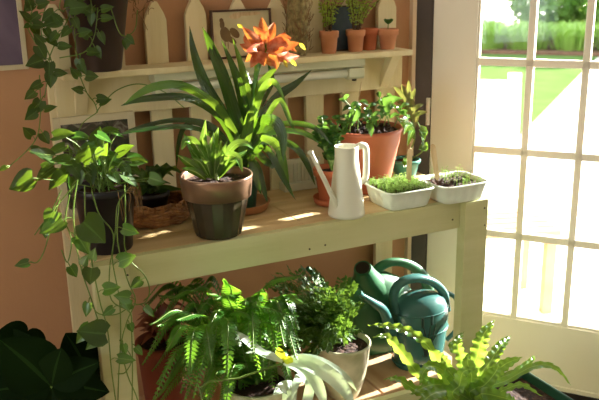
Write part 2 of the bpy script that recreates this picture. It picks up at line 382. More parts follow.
def cloud(m, c, rad, n, size, flat=1.0, up_=0.3, rng=random):
    for _ in range(n):
        d = V((rng.gauss(0, 1), rng.gauss(0, 1), rng.gauss(0, 1))).normalized() * rng.uniform(.55, 1)**.5
        p = V(c) + V((d.x*rad[0], d.y*rad[1], d.z*rad[2]))
        t = (V((rng.uniform(-1, 1), rng.uniform(-1, 1), rng.uniform(-.6, .9)))).normalized()
        s_ = t.cross(V((rng.uniform(-1, 1), rng.uniform(-1, 1), rng.uniform(-1, 1)))).normalized(); l = size*rng.uniform(.6, 1.2); w = l*.32*flat
        m.add([p, p+t*l*.5+s_*w, p+t*l, p+t*l*.5-s_*w], [(0, 1, 2, 3)])
for k, lab in enumerate(['grassy green border clump beyond the lawn, at the left edge of the door glass', 'grassy green border clump beyond the lawn, seen in the middle column of panes', 'grassy green border clump beyond the lawn, toward the right door panes', 'grassy green border clump rightmost in the mulch bed, beyond the right column of panes']+['grassy green border clump beyond the lawn, second from the right end of the row']):
    base = k0 + ke*(.8+.86*k) + kn*.62; m = MB()
    for i in range(420):
        az = random.uniform(0, 2*PI); r1 = random.uniform(0, .42); L = random.uniform(.4, .68); out_ = random.uniform(.15, .55)
        p = base + V((math.cos(az)*r1, math.sin(az)*r1, -.0)); p.z = -.088
        dirh = V((math.cos(az), math.sin(az), 0)); sd_ = V((-dirh.y, dirh.x, 0))*.014
        p1 = p + dirh*out_*.4 + V((0, 0, L*.8)); p2 = p + dirh*out_ + V((0, 0, L*.62))
        m.add([p-sd_, p+sd_, p1+sd_, p1-sd_, p2], [(0, 1, 2, 3), (3, 2, 4)])
    tag(m.build('grass_clump', M['hedge']), lab, 'ornamental grass', 'border clumps beyond the lawn')
for k in range(4):
    base = k0 + ke*(1.9+1.25*k) + kn*2.6; m = MB(); m.tube([V((base.x, base.y, -.088)), V((base.x+.05, base.y, .7))], .05, 6)
    st = m.build('stem', M['twig']); COL.objects.unlink(st); bpy.data.objects.remove(st)
    t = thing('garden_shrub', ['broad leafy shrub behind the border clumps, leftmost seen through the door', 'second leafy shrub from the left behind the border clumps', 'leafy shrub behind the border clumps, in the middle column of door panes', 'leafy shrub behind the border clumps, at the right of the door panes'][k], 'shrub', (base.x, base.y, -.088), 'shrubs beyond the lawn')
    m.build('stem', M['twig'], t)
    m = MB(); cloud(m, (base.x, base.y, .95), (.85, .85, .9), 2600, .2); m.build('foliage', M['tree'], t)
tb = k0 + ke*4.2 + kn*9; t = thing('garden_tree', 'tall leafy tree behind the shrubs outside the glazed door', 'tree', (tb.x, tb.y, -.15))
m = MB(); m.tube([V((tb.x, tb.y, -.15)), V((tb.x+.1, tb.y, 2.6))], [.18, .12], 8); m.build('trunk', M['twig'], t)
m = MB(); cloud(m, (tb.x, tb.y, 3.4), (4.2, 2.6, 2.4), 5200, .42); m.build('foliage', M['tree'], t)
# white neighbouring house
hb = PZ(470, 30, -.15); m = MB(); HM = Matrix.Translation((hb.x, hb.y, 0)) @ Matrix.Rotation(math.atan2(ke.y, ke.x), 4, 'Z')
t = thing('neighbour_house', 'white house wall beyond the lawn, at the upper left of the door glass', 'house', (hb.x, hb.y, -.15))
m.box((-5, .6, -.15), (.55, 5, 2.7), HM); m.build('wall', M['siding'], t)
m = MB(); m.prism([(.2, 2.7), (5.4, 2.7), (2.8, 4.0)], 'x', -5.2, .8, HM); m.build('roof', M['jamb'], t)
m = MB(); m.box((-1.6, .57, .9), (-.7, .6, 2.0), HM); m.build('window', M['doorw'], t)

def patio_chair():
    c = PZ(474, 165, .3); fwd = V((-.62, -.78, 0)).normalized(); sd_ = V((-fwd.y, fwd.x, 0))
    base = V((c.x, c.y, -.17)); MM = Matrix.Translation(base) @ Matrix((fwd, sd_, V((0, 0, 1)))).transposed().to_4x4()
    t = thing('patio_chair', 'white slatted wooden armchair on the sunny patio outside the glazed door', 'chair', base)
    for k in range(6):
        s0 = -.30+k*.1; tp = .98 + (.05 if k == 5 else 0)
        m = MB(); m.prism([(-.12, .28), (-.10, .28), (-.40, tp), (-.42, tp)], 'y', s0+.004, s0+.096, MM); m.build('back_slat', M['chairw'], t, .003)
    m = MB()
    for k in range(5): m.prism([(-.1+k*.11, .30+k*.02), (-.1+k*.11+.1, .32+k*.02), (-.1+k*.11+.1, .34+k*.02), (-.1+k*.11, .32+k*.02)], 'y', -.29, .29, MM)
    m.build('seat', M['chairw'], t)
    for sgn in (-1, 1):
        m = MB(); m.box((-.36, sgn*.37-.06, .56), (.50, sgn*.37+.06, .585), MM); m.build('armrest', M['chairw'], t, .004)
        m = MB(); m.box((.40, sgn*.33-.02, 0), (.49, sgn*.33+.02, .56), MM); m.build('leg', M['chairw'], t)
        m = MB(); m.prism([(-.55, 0), (-.42, 0), (.42, .36), (.42, .44)], 'y', sgn*.31-.015, sgn*.31+.015, MM); m.build('side_rail', M['chairw'], t)
patio_chair()
c = PZ(482, 300, -.15); t = thing('patio_table', 'low tan wooden slatted table on the patio beside the white armchair', 'table', (PZ(500, 222, .28).x, PZ(500, 222, .28).y, -.17))
TM = Matrix.Translation(t.location) @ Matrix.Rotation(R(-20), 4, 'Z'); m = MB()
for k in range(5): m.box((-.25, -.2+k*.083, .43), (.25, -.2+k*.083+.07, .455), TM)
m.build('tabletop', M['tanwood'], t)
for sx in (-1, 1):
    for sy in (-1, 1):
        m = MB(); m.box((sx*.21-.025, sy*.17-.025, 0), (sx*.21+.025, sy*.17+.025, .43), TM); m.build('leg', M['tanwood'], t)

# ------------------------------------------------------------------ potting bench
ZT = .88; X0, X1 = .35, 1.583
BN = thing('potting_bench', 'cream painted wooden potting bench with picket back, top shelf and slatted lower shelf', 'potting bench', (.9665, .24, 0))
m = MB(); m.box((X0+.09, .026, ZT-.089), (X1-.09, .05, ZT)); m.build('front_apron', M['cream'], BN, .002)
for x in (X0, X1-.089):
    for y in (0,):
        m = MB(); m.box((x, y, 0), (x+.089, y+.038, ZT)); m.build('leg', M['cream'], BN, .002)
for x in (X0+.012, X1-.036):
    for z in (.18,):
        m = MB(); m.box((x, .039, z), (x+.022, .499, z+.07)); m.build('side_rail', M['cream'], BN, .002)
m = MB(); g = .0025
for ya, yb in ((.0505, .165), (.168, .296), (.299, .43)):
    segs = [(X0+.0895, .964-g), (.964+g, X1-.0895)] if yb < .297 else [(X0, 1.21), (1.213, X1)]
    if ya < .1 or yb < .297: 
        segs = [(X0+.001, .964-g), (.964, X1-.001)]
    for xa, xb in segs: m.box((xa, ya, ZT-.024), (xb, yb, ZT))
m.build('tabletop', M['top'], BN, .0015)
m = MB(); m.box((X0+.01, .475, .785), (X1-.03, .4995, .855)); m.build('back_rail', M['creamv'], BN, .002)
m = MB(); n = 7; a0, a1 = X0+.002, X1-.002; w_ = (a1-a0)/n
for k in range(n): m.box((a0+k*w_+.004, .045, .2505), (a0+(k+1)*w_-.004, .395, .27))
m.build('lower_shelf', M['shelfwood'], BN, .002)
m = MB(); m.box((X0+.09, .02, .18), (X1-.09, .044, .262)); m.build('lower_rail', M['cream'], BN, .002)
cx = [1.516, 1.371, 1.232, 1.098, .965, .83-.005, .697, .562, .40]
for x in cx:
    hw = .037 if x > 1.45 or x < .45 else .034; zb = 0 if hw > .036 else .80; tz = random.uniform(1.49, 1.505)
    m = MB(); m.prism([(x-hw, zb), (x+hw, zb), (x+hw, tz-.055), (x+hw*.8, tz-.035), (x+.008, tz), (x-.008, tz), (x-hw*.8, tz-.035), (x-hw, tz-.055)], 'y', .50, .518)
    m.build('picket', M['creamv'], BN, .002)
m = MB(); m.box((.38, .478, 1.172), (1.567, .499, 1.2925)); m.build('shelf_rail', M['creamv'], BN, .002)
m = MB(); m.box((.391, .384, 1.293), (1.548, .499, 1.312)); m.build('top_shelf', M['creamv'], BN, .003)
for x in (.43, 1.475):
    m = MB(); m.prism([(.40, 1.2925), (.4775, 1.178), (.4775, 1.222), (.44, 1.2925)], 'x', x, x+.035)
    m.build('shelf_bracket', M['creamv'], BN, .002)
for p, y in (((485, 208), -.0), ((485, 225), -.0), ((453, 219.6), .026), ((325.6, 245), .026), ((310, 249), .026), ((128, 275), .0)):
    c = P(p[0], p[1], y); m = MB(); m.tube([c+V((0, .001, 0)), c-V((0, .0015, 0))], .0028, 8); m.build('screw', M['screw'], BN)

# fluorescent fixture hung below the shelf
t = thing('light_fixture', 'unlit cream fluorescent strip light mounted beneath the top shelf', 'strip light', (1.0, .44, 1.26))
m = MB(); m.prism([(.408, 1.2925), (.408, 1.268), (.425, 1.262), (.455, 1.262), (.472, 1.268), (.472, 1.2925)], 'x', .655, 1.375); m.build('housing', M['metalg'], t, .002)
m = MB(); m.tube([V((.69, .432, 1.244)), V((1.335, .432, 1.244))], .014, 16); m.build('lamp_tube', M['tubeg'], t)
for xa, xb in ((.655, .70), (1.315, 1.375)):
    m = MB(); m.prism([(.410, 1.2615), (.410, 1.232), (.418, 1.224), (.446, 1.224), (.455, 1.232), (.455, 1.2615)], 'x', xa, xb); m.build('end_socket', M['metalg'], t, .003)
m = MB(); c = V((1.345, .43, 1.2235)); m.tube([c, c-V((0, 0, .006))], .008, 10); m.build('switch', M['screw'], t)

# ------------------------------------------------------------------ pictures
def framed(name, label, cat, x0, x1, z0, z1, y, fwid, fmat, pmat, lean=0, dep=.016):
    t = thing(name, label, cat, ((x0+x1)/2, y, z0)); MM = Matrix.Translation(((x0+x1)/2, y, z0)) @ Matrix.Rotation(-lean, 4, 'X')
    w = (x1-x0)/2; h = z1-z0; m = MB()
    m.box((-w, -dep, 0), (-w+fwid, 0, h), MM); m.box((w-fwid, -dep, 0), (w, 0, h), MM)
    m.box((-w+fwid, -dep, 0), (w-fwid, 0, fwid), MM); m.box((-w+fwid, -dep, h-fwid), (w-fwid, 0, h), MM)
    m.build('frame', fmat, t, .0015)
    m = MB(); m.box((-w+fwid, -dep*.5, fwid), (w-fwid, -.001, h-fwid), MM); pr = m.build('print', pmat, t)
    return t, MM, pr
framed('framed_picture', 'pale framed forest photograph leaning behind the trailing plant on the bench', 'picture', .362, .602, .8805, 1.178, .474, .021, M['framew'], M['forest'], R(1))
t, MM, pr = framed('framed_picture', 'pale framed mauve print on the wall at the upper left', 'picture', .02, .321, 1.318, 1.72, .5395, .014, M['framew'], M['purple'])
m = MB()
for a in ((.045, .03, .075, .09), (.03, .03, .055, .14), (.01, .03, .04, .17)): m.tube([MM @ V((a[0], -.0085, a[1])), MM @ V((a[2]-.05, -.0085, a[3]))], .004, 5, flat=.2)
m.build('dark_legs_motif', M['seal'], t)
t, MM, pr = framed('framed_picture', 'dark framed cream print of a brown bird, leaning on the pickets behind the orange flower', 'picture', .868, 1.072, 1.3125, 1.462, .496, .006, M['framed'], M['birdbg'], R(2))
m = MB()   # the bird: body, neck, head, tail as one flat motif
def disc(m, c, rx, rz, y=-.0085, n=18, rot=0):
    v = [MM @ V((c[0]+rx*math.cos(2*PI*i/n)*math.cos(rot)-rz*math.sin(2*PI*i/n)*math.sin(rot), y, c[1]+rx*math.cos(2*PI*i/n)*math.sin(rot)+rz*math.sin(2*PI*i/n)*math.cos(rot))) for i in range(n)]
    m.add(v, [tuple(range(n))])
disc(m, (-.055, .075), .017, .024, rot=.3); disc(m, (-.064, .105), .008, .014, -.0087); disc(m, (-.066, .118), .007, .007, -.0089); disc(m, (-.038, .058), .022, .009, -.0091, rot=-.6)
disc(m, (-.024, .078), .012, .020, -.0093, rot=.8); disc(m, (-.058, .042), .0015, .014, -.0094); disc(m, (-.048, .042), .0015, .014, -.0095)
m.build('bird_motif', M['twig'], t)
m = MB(); disc(m, (.02, .135), .05, .006); disc(m, (-.02, .128), .02, .007, -.0088); m.build('straw_motif', M['stick'], t)
framed('framed_picture', 'slate blue picture standing on the shelf behind the small clay pots', 'picture', 1.285, 1.40, 1.3125, 1.46, .497, .004, M['framed'], M['slate'], R(1))

# bark or moss covered slab between the pictures
m = MB(); c = V((1.145, .446, 1.3125)); prof = []
for k in range(14):
    z = k/13*.215; prof.append((.022+.014*math.sin(PI*min(1, z/.215*.85+.12)), z))
m.lathe(prof, c, 24, lambda a, z: 1+.12*noise.noise(V((math.cos(a)*2, math.sin(a)*2, z*30))))
t = thing('dried_grass_bundle', 'vase shaped bundle of dry moss and twigs on the shelf behind the orange flower', 'dried bundle', c)
m.build('moss_core', solid('dry_moss', '#5f5433', '#a2925c', 60, .95, bump=1, bscale=70), t)
m = MB()
for _ in range(160):
    a = random.uniform(0, 2*PI); z = random.uniform(.01, .2); r_ = .038; p = c+V((r_*math.cos(a), r_*math.sin(a), z))
    q = p+V((random.uniform(-.018, .018), random.uniform(-.006, .002), random.uniform(.01, .04))); m.tube([p, (p+q)/2+V((0, -.004, 0)), q], .0009, 4, cap=False)
m.build('twigs', M['root'], t)

# ------------------------------------------------------------------ pots
def pot_profile(rb, rt_, h, rim=.02, rimout=.006, wall=.006, soil=.02):
    return [(rb*.96, 0), (rb, .004), (rb+(rt_-rb)*(1-rim/h), h-rim), (rt_+rimout*.6, h-rim+.001), (rt_+rimout, h-.003), (rt_+rimout-.002, h), (rt_-wall, h), (rt_-wall-.003, h-soil)]
def soil_disc(r, c, t, z, mat=None, bumpy=.004):
    m = MB(); v = []; rings = 7; seg = 24
    for j in range(rings+1):
        for i in range(seg):
            a = 2*PI*i/seg; rr = r*j/rings
            v.append(V(c)+V((rr*math.cos(a), rr*math.sin(a), z+(random.uniform(-bumpy, bumpy) if 0 < j < rings else 0)+bumpy*(1-j/rings))))
    m.add(v, [(j*seg+i, j*seg+(i+1) % seg, (j+1)*seg+(i+1) % seg, (j+1)*seg+i) for j in range(rings) for i in range(seg)], True)
    return m.build('soil', mat or M['soil'], t)

# small clay pots on the shelf
def clay_pot(px, label, name='small_clay_pot', rt_=.033, h=.072, y=.448, mat=None, soil=True):
    c = P(px, 49, y); c.z = 1.3125
    t = thing(name, label, 'plant pot', c, 'small clay pots on the shelf')
    m = MB(); m.lathe(pot_profile(.024, rt_-.003, h, .022, .003, .004, .012), c, 32); m.build('pot', mat or M['terral'], t)
    if soil: soil_disc(rt_-.009, c, t, h-.008)
    return t, c
def herb(t, c, h, spread, n, mat, seed, lean=(0, 0)):
    rng = random.Random(seed); ms = MB(); ml = MB(); z0 = .062
    for _ in range(n):
        a = rng.uniform(0, 2*PI); r1 = rng.uniform(0, .012); s_ = rng.uniform(.2, 1)*spread; H = h*rng.uniform(.5, 1)
        p = [c+V((r1*math.cos(a), r1*math.sin(a), z0)), c+V((s_*.5*math.cos(a)+lean[0]*.5, s_*.4*math.sin(a), z0+H*.6)), c+V((s_*math.cos(a)+lean[0], s_*.7*math.sin(a)+lean[1], z0+H))]
        q = spl(p, 8); ms.tube(q, .0008, 4, cap=False)
        for k in range(2, 9):
            for _ in range(3):
                d = V((rng.uniform(-1, 1), rng.uniform(-1, 1), rng.uniform(-.4, .8))).normalized(); l = rng.uniform(.007, .013)
                sd_ = d.cross(V((rng.uniform(-1, 1), -1, .6))).normalized()*l*.3
                ml.add([q[k], q[k]+d*l*.5+sd_, q[k]+d*l, q[k]+d*l*.5-sd_], [(0, 1, 2, 3)], True)
    ms.build('stems', M['twig'], t); ml.build('foliage', mat, t)
t, c = clay_pot(329.5, 'small clay pot with tall dark herb, leftmost of the pots on the shelf'); herb(t, c, .16, .055, 22, M['herb'], 3, (.0, -.01))
t, c = clay_pot(356, 'small clay pot with light feathery herb, second from the left on the shelf'); herb(t, c, .17, .075, 34, M['herb'], 4, (.012, -.01)); 
clay_pot(369.5, 'small empty clay pot half hidden behind the feathery herb pot', y=.466, rt_=.031, soil=False, mat=M['terra'])
t, c = clay_pot(388, 'small clay pot with a single tiny sprout, rightmost on the shelf', rt_=.037, h=.068)
m = MB(); m.tube([c+V((0, 0, .058)), c+V((.002, 0, .092))], .0015, 5); m.build('stems', M['vine'], t)
m = MB()
for a, l in ((.2, .026), (2.2, .022), (3.6, .024), (5.2, .02), (1.2, .022)):
    d = V((math.cos(a), math.sin(a)*.6, .7)).normalized(); ribbon(m, [c+V((.002, 0, .082)), c+V((.002, 0, .086))+d*l*.6, c+V((.002, 0, .083))+d*l], .013, 'leaf', .6, n=5)
m.build('foliage', M['jade'], t)

# copper rimmed pot
c = V((.718, .092, ZT+.0005)); t = thing('potted_plant', 'ribbed dark brown pot with a copper rim and a lance leaved green plant', 'potted plant', c)
flute = lambda a, z: 1 - .022*abs(math.sin(a*9))
m = MB(); m.lathe([(.058, 0), (.064, .004), (.067, .012), (.090, .122), (.092, .128)], c, 180, flute); m.build('pot', M['brown'], t)
m = MB(); m.lathe([(.089, .112), (.094, .112), (.0985, .162), (.100, .168), (.099, .171), (.094, .171), (.092, .166), (.090, .140)], c, 64); m.build('rim', M['copper'], t)
soil_disc(.0905, c, t, .150)
m = MB(); L = [((212,176),(204,150),(206,119),.026), ((208,178),(196,155),(184,133),.026), ((210,178),(192,165),(178,155),.026), ((214,178),(214,150),(219,127),.028),
 ((218,178),(228,155),(241,134),.026), ((214,178),(210,160),(213,136),.024), ((216,178),(205,165),(190,148),.028), ((218,178),(222,160),(228,140),.022), ((207,180),(196,172),(182,168),.022),
 ((216,180),(226,168),(240,160),.022), ((213,180),(200,160),(195,140),.02), ((214,180),(219,166),(224,154),.024)]
for k, (a, b, d, w) in enumerate(L):
    y = .10+.04*math.sin(k*2.1); ribbon(m, [P(*a, .105), P(*b, (y+.105)/2), P(*d, y)], w, 'leaf', .75, .3, 12)
ribbon(m, [P(216, 178, .1), P(226, 157, .08), P(238, 158, .05), P(243, 172, .04)], .026, 'leaf', .6, .2, 12)
ribbon(m, [P(216, 176, .1), P(232, 148, .10), P(245, 143, .09), P(254, 149, .08)], .024, 'leaf', .6, .2, 12)
for k in range(16):
    rr = random.Random(k); x_ = 190+k*3.6; e_ = P(x_+rr.uniform(-4, 4), 128+abs(x_-214)*.75+rr.uniform(0, 16), .09+rr.uniform(-.05, .04)); b_ = P(214+(x_-214)*.15, 178, .10)
    ribbon(m, [b_, b_*.45+e_*.55+V((0, rr.uniform(-.01, .0), .012)), e_], .018, 'leaf', .7, .35, 10)
ribbon(m, [P(212, 176, .1), P(196, 145, .09), P(187, 141, .08), P(182, 150, .07)], .028, 'leaf', .6, .2, 12)
m.build('foliage', M['lance'], t)
m = MB(); m.tube([c+V((.003, 0, .148)), P(214, 160, .108), P(212, 140, .108)], [.006, .005, .003], 8); m.build('stem', M['vine'], t)

# bromeliad on saucer
c = V((.862, .275, ZT+.0005))
t = thing('potted_bromeliad', 'tall bromeliad with an orange flower head and long arching strap leaves', 'potted plant', c)
m = MB(); m.lathe([(.062, 0), (.078, .004), (.086, .026), (.088, .028), (.083, .028), (.075, .009), (.03, .008)], c, 48); m.build('saucer', M['saucer'], t)
c2 = c+V((-.005, .0, .0085)); m = MB(); m.lathe(pot_profile(.048, .062, .125, .02, .004, .004, .02), c2, 40); m.build('pot', M['nursery'], t)
soil_disc(.054, c2, t, .112)
B0 = c2+V((0, 0, .112))
def br(path, w, mb, prof='strap', tilt=.6, n=18, **k): ribbon(mb, [B0+V((random.uniform(-.015, .015), random.uniform(-.01, .01), 0))] + PP(path, .25), w, prof, tilt, .22, n, **k)
m = MB(); mbr = MB()
br([(243,150,.25),(222,112,.20),(200,94,.16),(178,85,.14),(155,87,.12),(138,95,.11),(125,104,.10)], .024, mbr, tilt=.75)
br([(238,152,.27),(222,120,.25),(200,103,.22),(180,97,.20),(155,98,.19),(135,101,.19),(121,106,.2)], .022, m, tilt=.7)
br([(238,156,.29),(215,128,.31),(195,121,.32),(170,121,.33),(145,126,.34),(123,132,.34)], .017, m, tilt=.6)
br([(236,158,.22),(210,134,.19),(185,127,.18),(160,128,.17),(135,131,.17),(118,135,.17)], .016, m, tilt=.6)
br([(225,140,.33),(200,124,.36),(186,126,.37),(179,145,.38),(177,168,.38)], .018, m, tilt=.6)
br([(236,140,.30),(222,112,.33),(206,85,.34),(195,55,.35),(190,26,.35)], .034, m, 'lance', tilt=.85)
br([(243,140,.24),(234,110,.23),(224,78,.21),(212,48,.20),(203,27,.19)], .036, m, 'lance', tilt=.9)
br([(247,130,.25),(243,100,.23),(236,74,.215),(222,40,.20)], .030, m, 'lance', tilt=.7)
br([(250,130,.25),(248,100,.24),(243,70,.22),(233,38,.22)], .026, mbr, 'lance', tilt=.75)
br([(250,130,.25),(255,100,.25),(265,80,.25),(283,62,.24)], .030, mbr, 'lance', tilt=.8)
br([(252,140,.28),(262,118,.30),(279,96,.32),(296,84,.33),(312,70,.33)], .030, m, 'lance', tilt=.85)
br([(254,120,.25),(262,92,.21),(271,82,.19),(278,86,.17),(287,105,.16)], .022, mbr, 'lance', tilt=.8)
br([(255,140,.25),(262,122,.21),(276,122,.17),(283,138,.15),(284,162,.14)], .034, m, 'strap', tilt=.85)
br([(258,140,.25),(270,140,.22),(280,150,.20),(285,170,.19),(290,190,.18)], .026, mbr, 'strap', tilt=.9)
br([(256,140,.26),(266,120,.22),(280,100,.20),(290,120,.18),(295,132,.17)], .018, mbr, 'strap', tilt=.7)
br([(258,138,.26),(275,126,.25),(300,124,.22),(318,130,.18),(333,146,.16)], .020, m, 'strap', tilt=.6)
br([(258,142,.25),(275,132,.25),(300,132,.24),(322,143,.22),(334,158,.21)], .018, mbr, 'strap', tilt=.7)
br([(258,148,.26),(275,140,.26),(295,147,.25),(308,165,.24),(316,186,.22)], .022, m, 'strap', tilt=.8)
br([(258,150,.24),(268,150,.19),(277,165,.16),(286,182,.15),(296,200,.14)], .020, m, 'strap', tilt=.8)
br([(250,160,.24),(258,168,.18),(263,185,.15),(268,203,.14)], .020, m, 'strap', tilt=.8)
br([(248,158,.23),(252,160,.17),(256,178,.14),(262,195,.13)], .022, m, 'strap', tilt=.8)
br([(250,130,.30),(262,100,.34),(272,80,.37),(268,62,.38)], .026, m, 'lance', tilt=.8)
br([(246,140,.22),(250,120,.20),(253,105,.18)], .03, mbr, 'lance', tilt=.95)
br([(252,150,.28),(272,165,.30),(280,150,.33),(268,120,.36)], .024, m, 'lance', tilt=.8)
m.build('foliage', M['brom'], t); mbr.build('bright_foliage', M['bromb'], t)  # second mesh holds the leaves in the brighter green
m = MB(); stp = [B0, P(250, 110, .25), P(257, 75, .24), P(266, 48, .23)]; m.tube(spl(stp, 12), .006, 8)
for k in range(6):
    q = spl(stp, 12)[5+k]; a = k*2.4; d = V((math.cos(a), math.sin(a), 0))
    ribbon(m, [q, q+d*.014+V((0, 0, .03)), q+d*.022+V((0, 0, .062))], .016, 'lance', .3, n=6)
m.build('flower_stem', M['bromb'], t)
F = P(268, 50, .23); m = MB(); my = MB()
BR = [((268,52),(282,42),(297,52)), ((266,54),(258,48),(246,52)), ((268,50),(271,35),(275,22)), ((270,54),(285,58),(300,56)), ((268,55),(275,60),(277,70)), ((265,50),(262,36),(254,26)), ((264,54),(254,56),(246,62)), ((270,50),(280,44),(291,46)), ((265,50),(255,40),(243,27)), ((262,52),(252,50),(240,44)), ((266,50),(264,33),(262,17)), ((270,50),(283,40),(292,38)), ((270,52),(286,47),(300,43)),
 ((270,54),(284,55),(294,60)), ((266,55),(272,62),(282,64)), ((262,55),(256,60),(251,68)), ((264,50),(262,40),(268,31)), ((262,52),(250,42),(246,34)), ((268,54),(279,52),(288,52)), ((266,52),(262,58),(265,66)), ((266,52),(276,44),(286,32))]
for k, (a, b, d) in enumerate(BR):
    yy = .23-.05*math.sin(k*1.7+.6); ribbon(m, [P(*a, .23), P(*b, (.23+yy)/2-.006), P(*d, yy)], .031, 'leaf', .8, .5, 8)
m.build('orange_bracts', M['bract'], t)
for a, b in (((243,28),(238,24)), ((300,43),(306,50)), ((284,60),(288,68)), ((291,60),(297,66))):
    my = MB(); ribbon(my, [P(*a, .2), P((a[0]+b[0])/2, (a[1]+b[1])/2, .197), P(*b, .195)], .012, 'leaf', .7, n=5); my.build('yellow_bract_tip', M['bracty'], t)

# basket with small dark plant
c = V((.60, .325, ZT+.0005)); t = thing('wicker_basket', 'low round woven wicker basket behind the copper rimmed pot', 'basket', c)
m = MB(); r_ = .098
for k in range(7):
    rr = r_+.012*math.sin(k/6*PI*.8+.4); pts = [c+V(((rr+.004*math.sin(i*PI/2*1.0+k*PI))*math.cos(2*PI*i/64), (rr+.004*math.sin(i*PI/2+k*PI))*math.sin(2*PI*i/64), .006+k*.0085+.003*math.sin(i*PI/4))) for i in range(65)]
    m.tube(pts, .0056, 6, cap=False)
for i in range(32):
    a = 2*PI*i/32; m.tube([c+V((r_*.98*math.cos(a), r_*.98*math.sin(a), .0045)), c+V(((r_+.014)*math.cos(a), (r_+.014)*math.sin(a), .03)), c+V(((r_+.006)*math.cos(a), (r_+.006)*math.sin(a), .062))], .004, 5)
m.build('weave', M['wick'], t)
m = MB(); m.lathe([(.001, .002), (.097, .002), (.1, .008)], c, 40); m.build('base', M['wick'], t)
c = V((.60, .33, ZT+.0105)); t = thing('potted_plant', 'small dark leafy plant in a black pot standing inside the wicker basket', 'potted plant', c)
m = MB(); m.lathe(pot_profile(.04, .052, .07, .015, .003, .004, .012), c, 32); m.build('pot', M['dark'], t); soil_disc(.044, c, t, .06)
m = MB(); rng = random.Random(11)
for k in range(34):
    a = rng.uniform(0, 2*PI); l = rng.uniform(.05, .11); z = rng.uniform(.01, .08); b = c+V((0, 0, .06)); d = V((math.cos(a), math.sin(a)*.7, 0))
    ribbon(m, [b, b+d*l*.5+V((0, 0, z)), b+d*l+V((0, 0, z*.6))], .026, 'leaf', .3, n=7)
m.build('foliage', M['pothosd'], t)

# white slatted box at the back
c = V((1.125, .40, ZT+.0005)); t = thing('slatted_box', 'small white slatted planter box standing against the pickets behind the bromeliad', 'box', c)
m = MB(); m.box((1.055, .375, ZT+.001), (1.195, .425, ZT+.028)); m.build('base', M['white'], t, .003)
m = MB()
for k in range(9): m.box((1.066+k*.0135, .385, ZT+.0285), (1.066+k*.0135+.0105, .39, ZT+.105))
m.box((1.064, .3905, ZT+.0285), (1.188, .42, ZT+.10)); m.box((1.062, .382, ZT+.092), (1.19, .3845, ZT+.105)); m.build('slats', M['white'], t, .0008)

# small terracotta pot with saucer and jade
c = V((1.135, .20, ZT+.0005)); t = thing('potted_jade', 'small terracotta pot on its saucer with a round leaved succulent behind the white can', 'potted plant', c)
m = MB(); m.lathe([(.048, 0), (.056, .004), (.060, .022), (.057, .022), (.05, .008), (.02, .006)], c, 40); m.build('saucer', M['terra'], t)
m = MB(); m.lathe(pot_profile(.040, .055, .105, .022, .005, .005, .018), c+V((0, 0, .008)), 40); m.build('pot', M['terra'], t); soil_disc(.046, c, t, .099)
m = MB(); ms = MB(); rng = random.Random(5)
for k in range(9):
    tgt = [(322,135),(330,125),(340,118),(318,128),(328,148),(337,140),(345,125),(322,118),(334,130)][k]; y = .2+.03*math.sin(k*2)
    q = spl([c+V((0, 0, .1)), P((tgt[0]+330)/2, (tgt[1]+165)/2, .2), P(*tgt, y)], 8); ms.tube(q, .0035, 6)
    for j in range(3, 9):
        for _ in range(3):
            a = rng.uniform(0, 2*PI); d = V((math.cos(a), math.sin(a), rng.uniform(-.2, .8))).normalized(); ribbon(m, [q[j], q[j]+d*.012, q[j]+d*.024], .017, 'leaf', .5, .2, 5)
m.build('foliage', M['jade'], t); ms.build('stems', M['vine'], t)

# big terracotta pot with seedlings
c = V((1.305, .30, ZT+.0005)); t = thing('potted_seedlings', 'large terracotta coloured pot of dark soil and young leafy seedlings', 'potted plant', c)
m = MB(); m.lathe([(.078, 0), (.084, .003), (.114, .15), (.1155, .152), (.1215, .192), (.1245, .194), (.1255, .205), (.121, .207), (.118, .18)], c, 72); m.build('pot', M['terrab'], t)
soil_disc(.118, c, t, .192, bumpy=.009)
m = MB(); rng = random.Random(2)
for _ in range(150):
    a = rng.uniform(0, 2*PI); r_ = rng.uniform(0, .105); p = c+V((r_*math.cos(a), r_*math.sin(a), .2)); s_ = rng.uniform(.003, .009)
    m.box((-s_, -s_*.7, -s_*.4), (s_, s_*.7, s_*.4), Matrix.Translation(p) @ Matrix.Rotation(rng.uniform(0, 6), 4, (rng.random(), rng.random(), rng.random()+.1)))
tag(m.build('soil_clods', M['soil'], t), kind='stuff')
m = MB(); ms = MB()
SP = [((358,128),(357,110),.24,3),((366,126),(369,105),.26,3),((372,127),(373,115),.22,3),((384,122),(392,100),.28,3),((390,122),(380,98),.3,3),((350,128),(349,118),.25,3),((362,122),(345,100),.3,3),((378,122),(386,105),.3,3),((395,122),(402,108),.26,3),((369,130),(371,122),.2,2),((356,124),(352,108),.32,3)]
for b, tp, y, n_ in SP:
    q = spl([P(b[0], b[1]+4, y), P((b[0]+tp[0])/2+1, (b[1]+tp[1])/2, y), P(*tp, y)], 6); ms = MB(); ms.tube(q, .0018, 5); ms.build('stem', M['vine'], t)
    for k in range(n_*2):
        a = k*2.4+b[0]; d = V((math.cos(a), math.sin(a)*.6, .45 if k < 4 else -.2)).normalized(); j = 3+k % 4
        ribbon(m, [q[j], q[j]+d*.016+V((0, 0, .004)), q[j]+d*.034-V((0, 0, .004))], .016, 'leaf', .6, .25, 7)
ribbon(m, [P(391,118,.27), P(386,104,.26), P(393,98,.24), P(404,99,.22)], .02, 'leaf', .7, n=8)
ribbon(m, [P(369,122,.22), P(371,128,.17), P(372,137,.165)], .022, 'leaf', .9, n=8)
ribbon(m, [P(352,126,.22), P(359,112,.2), P(357,106,.19)], .016, 'leaf', .9, n=8)
m.build('foliage', M['jade'], t)
m = MB(); m.tube([c+V((-.02, .03, .19)), P(362, 82, .36)], .0018, 5); m.build('support_stick', M['stick'], t)

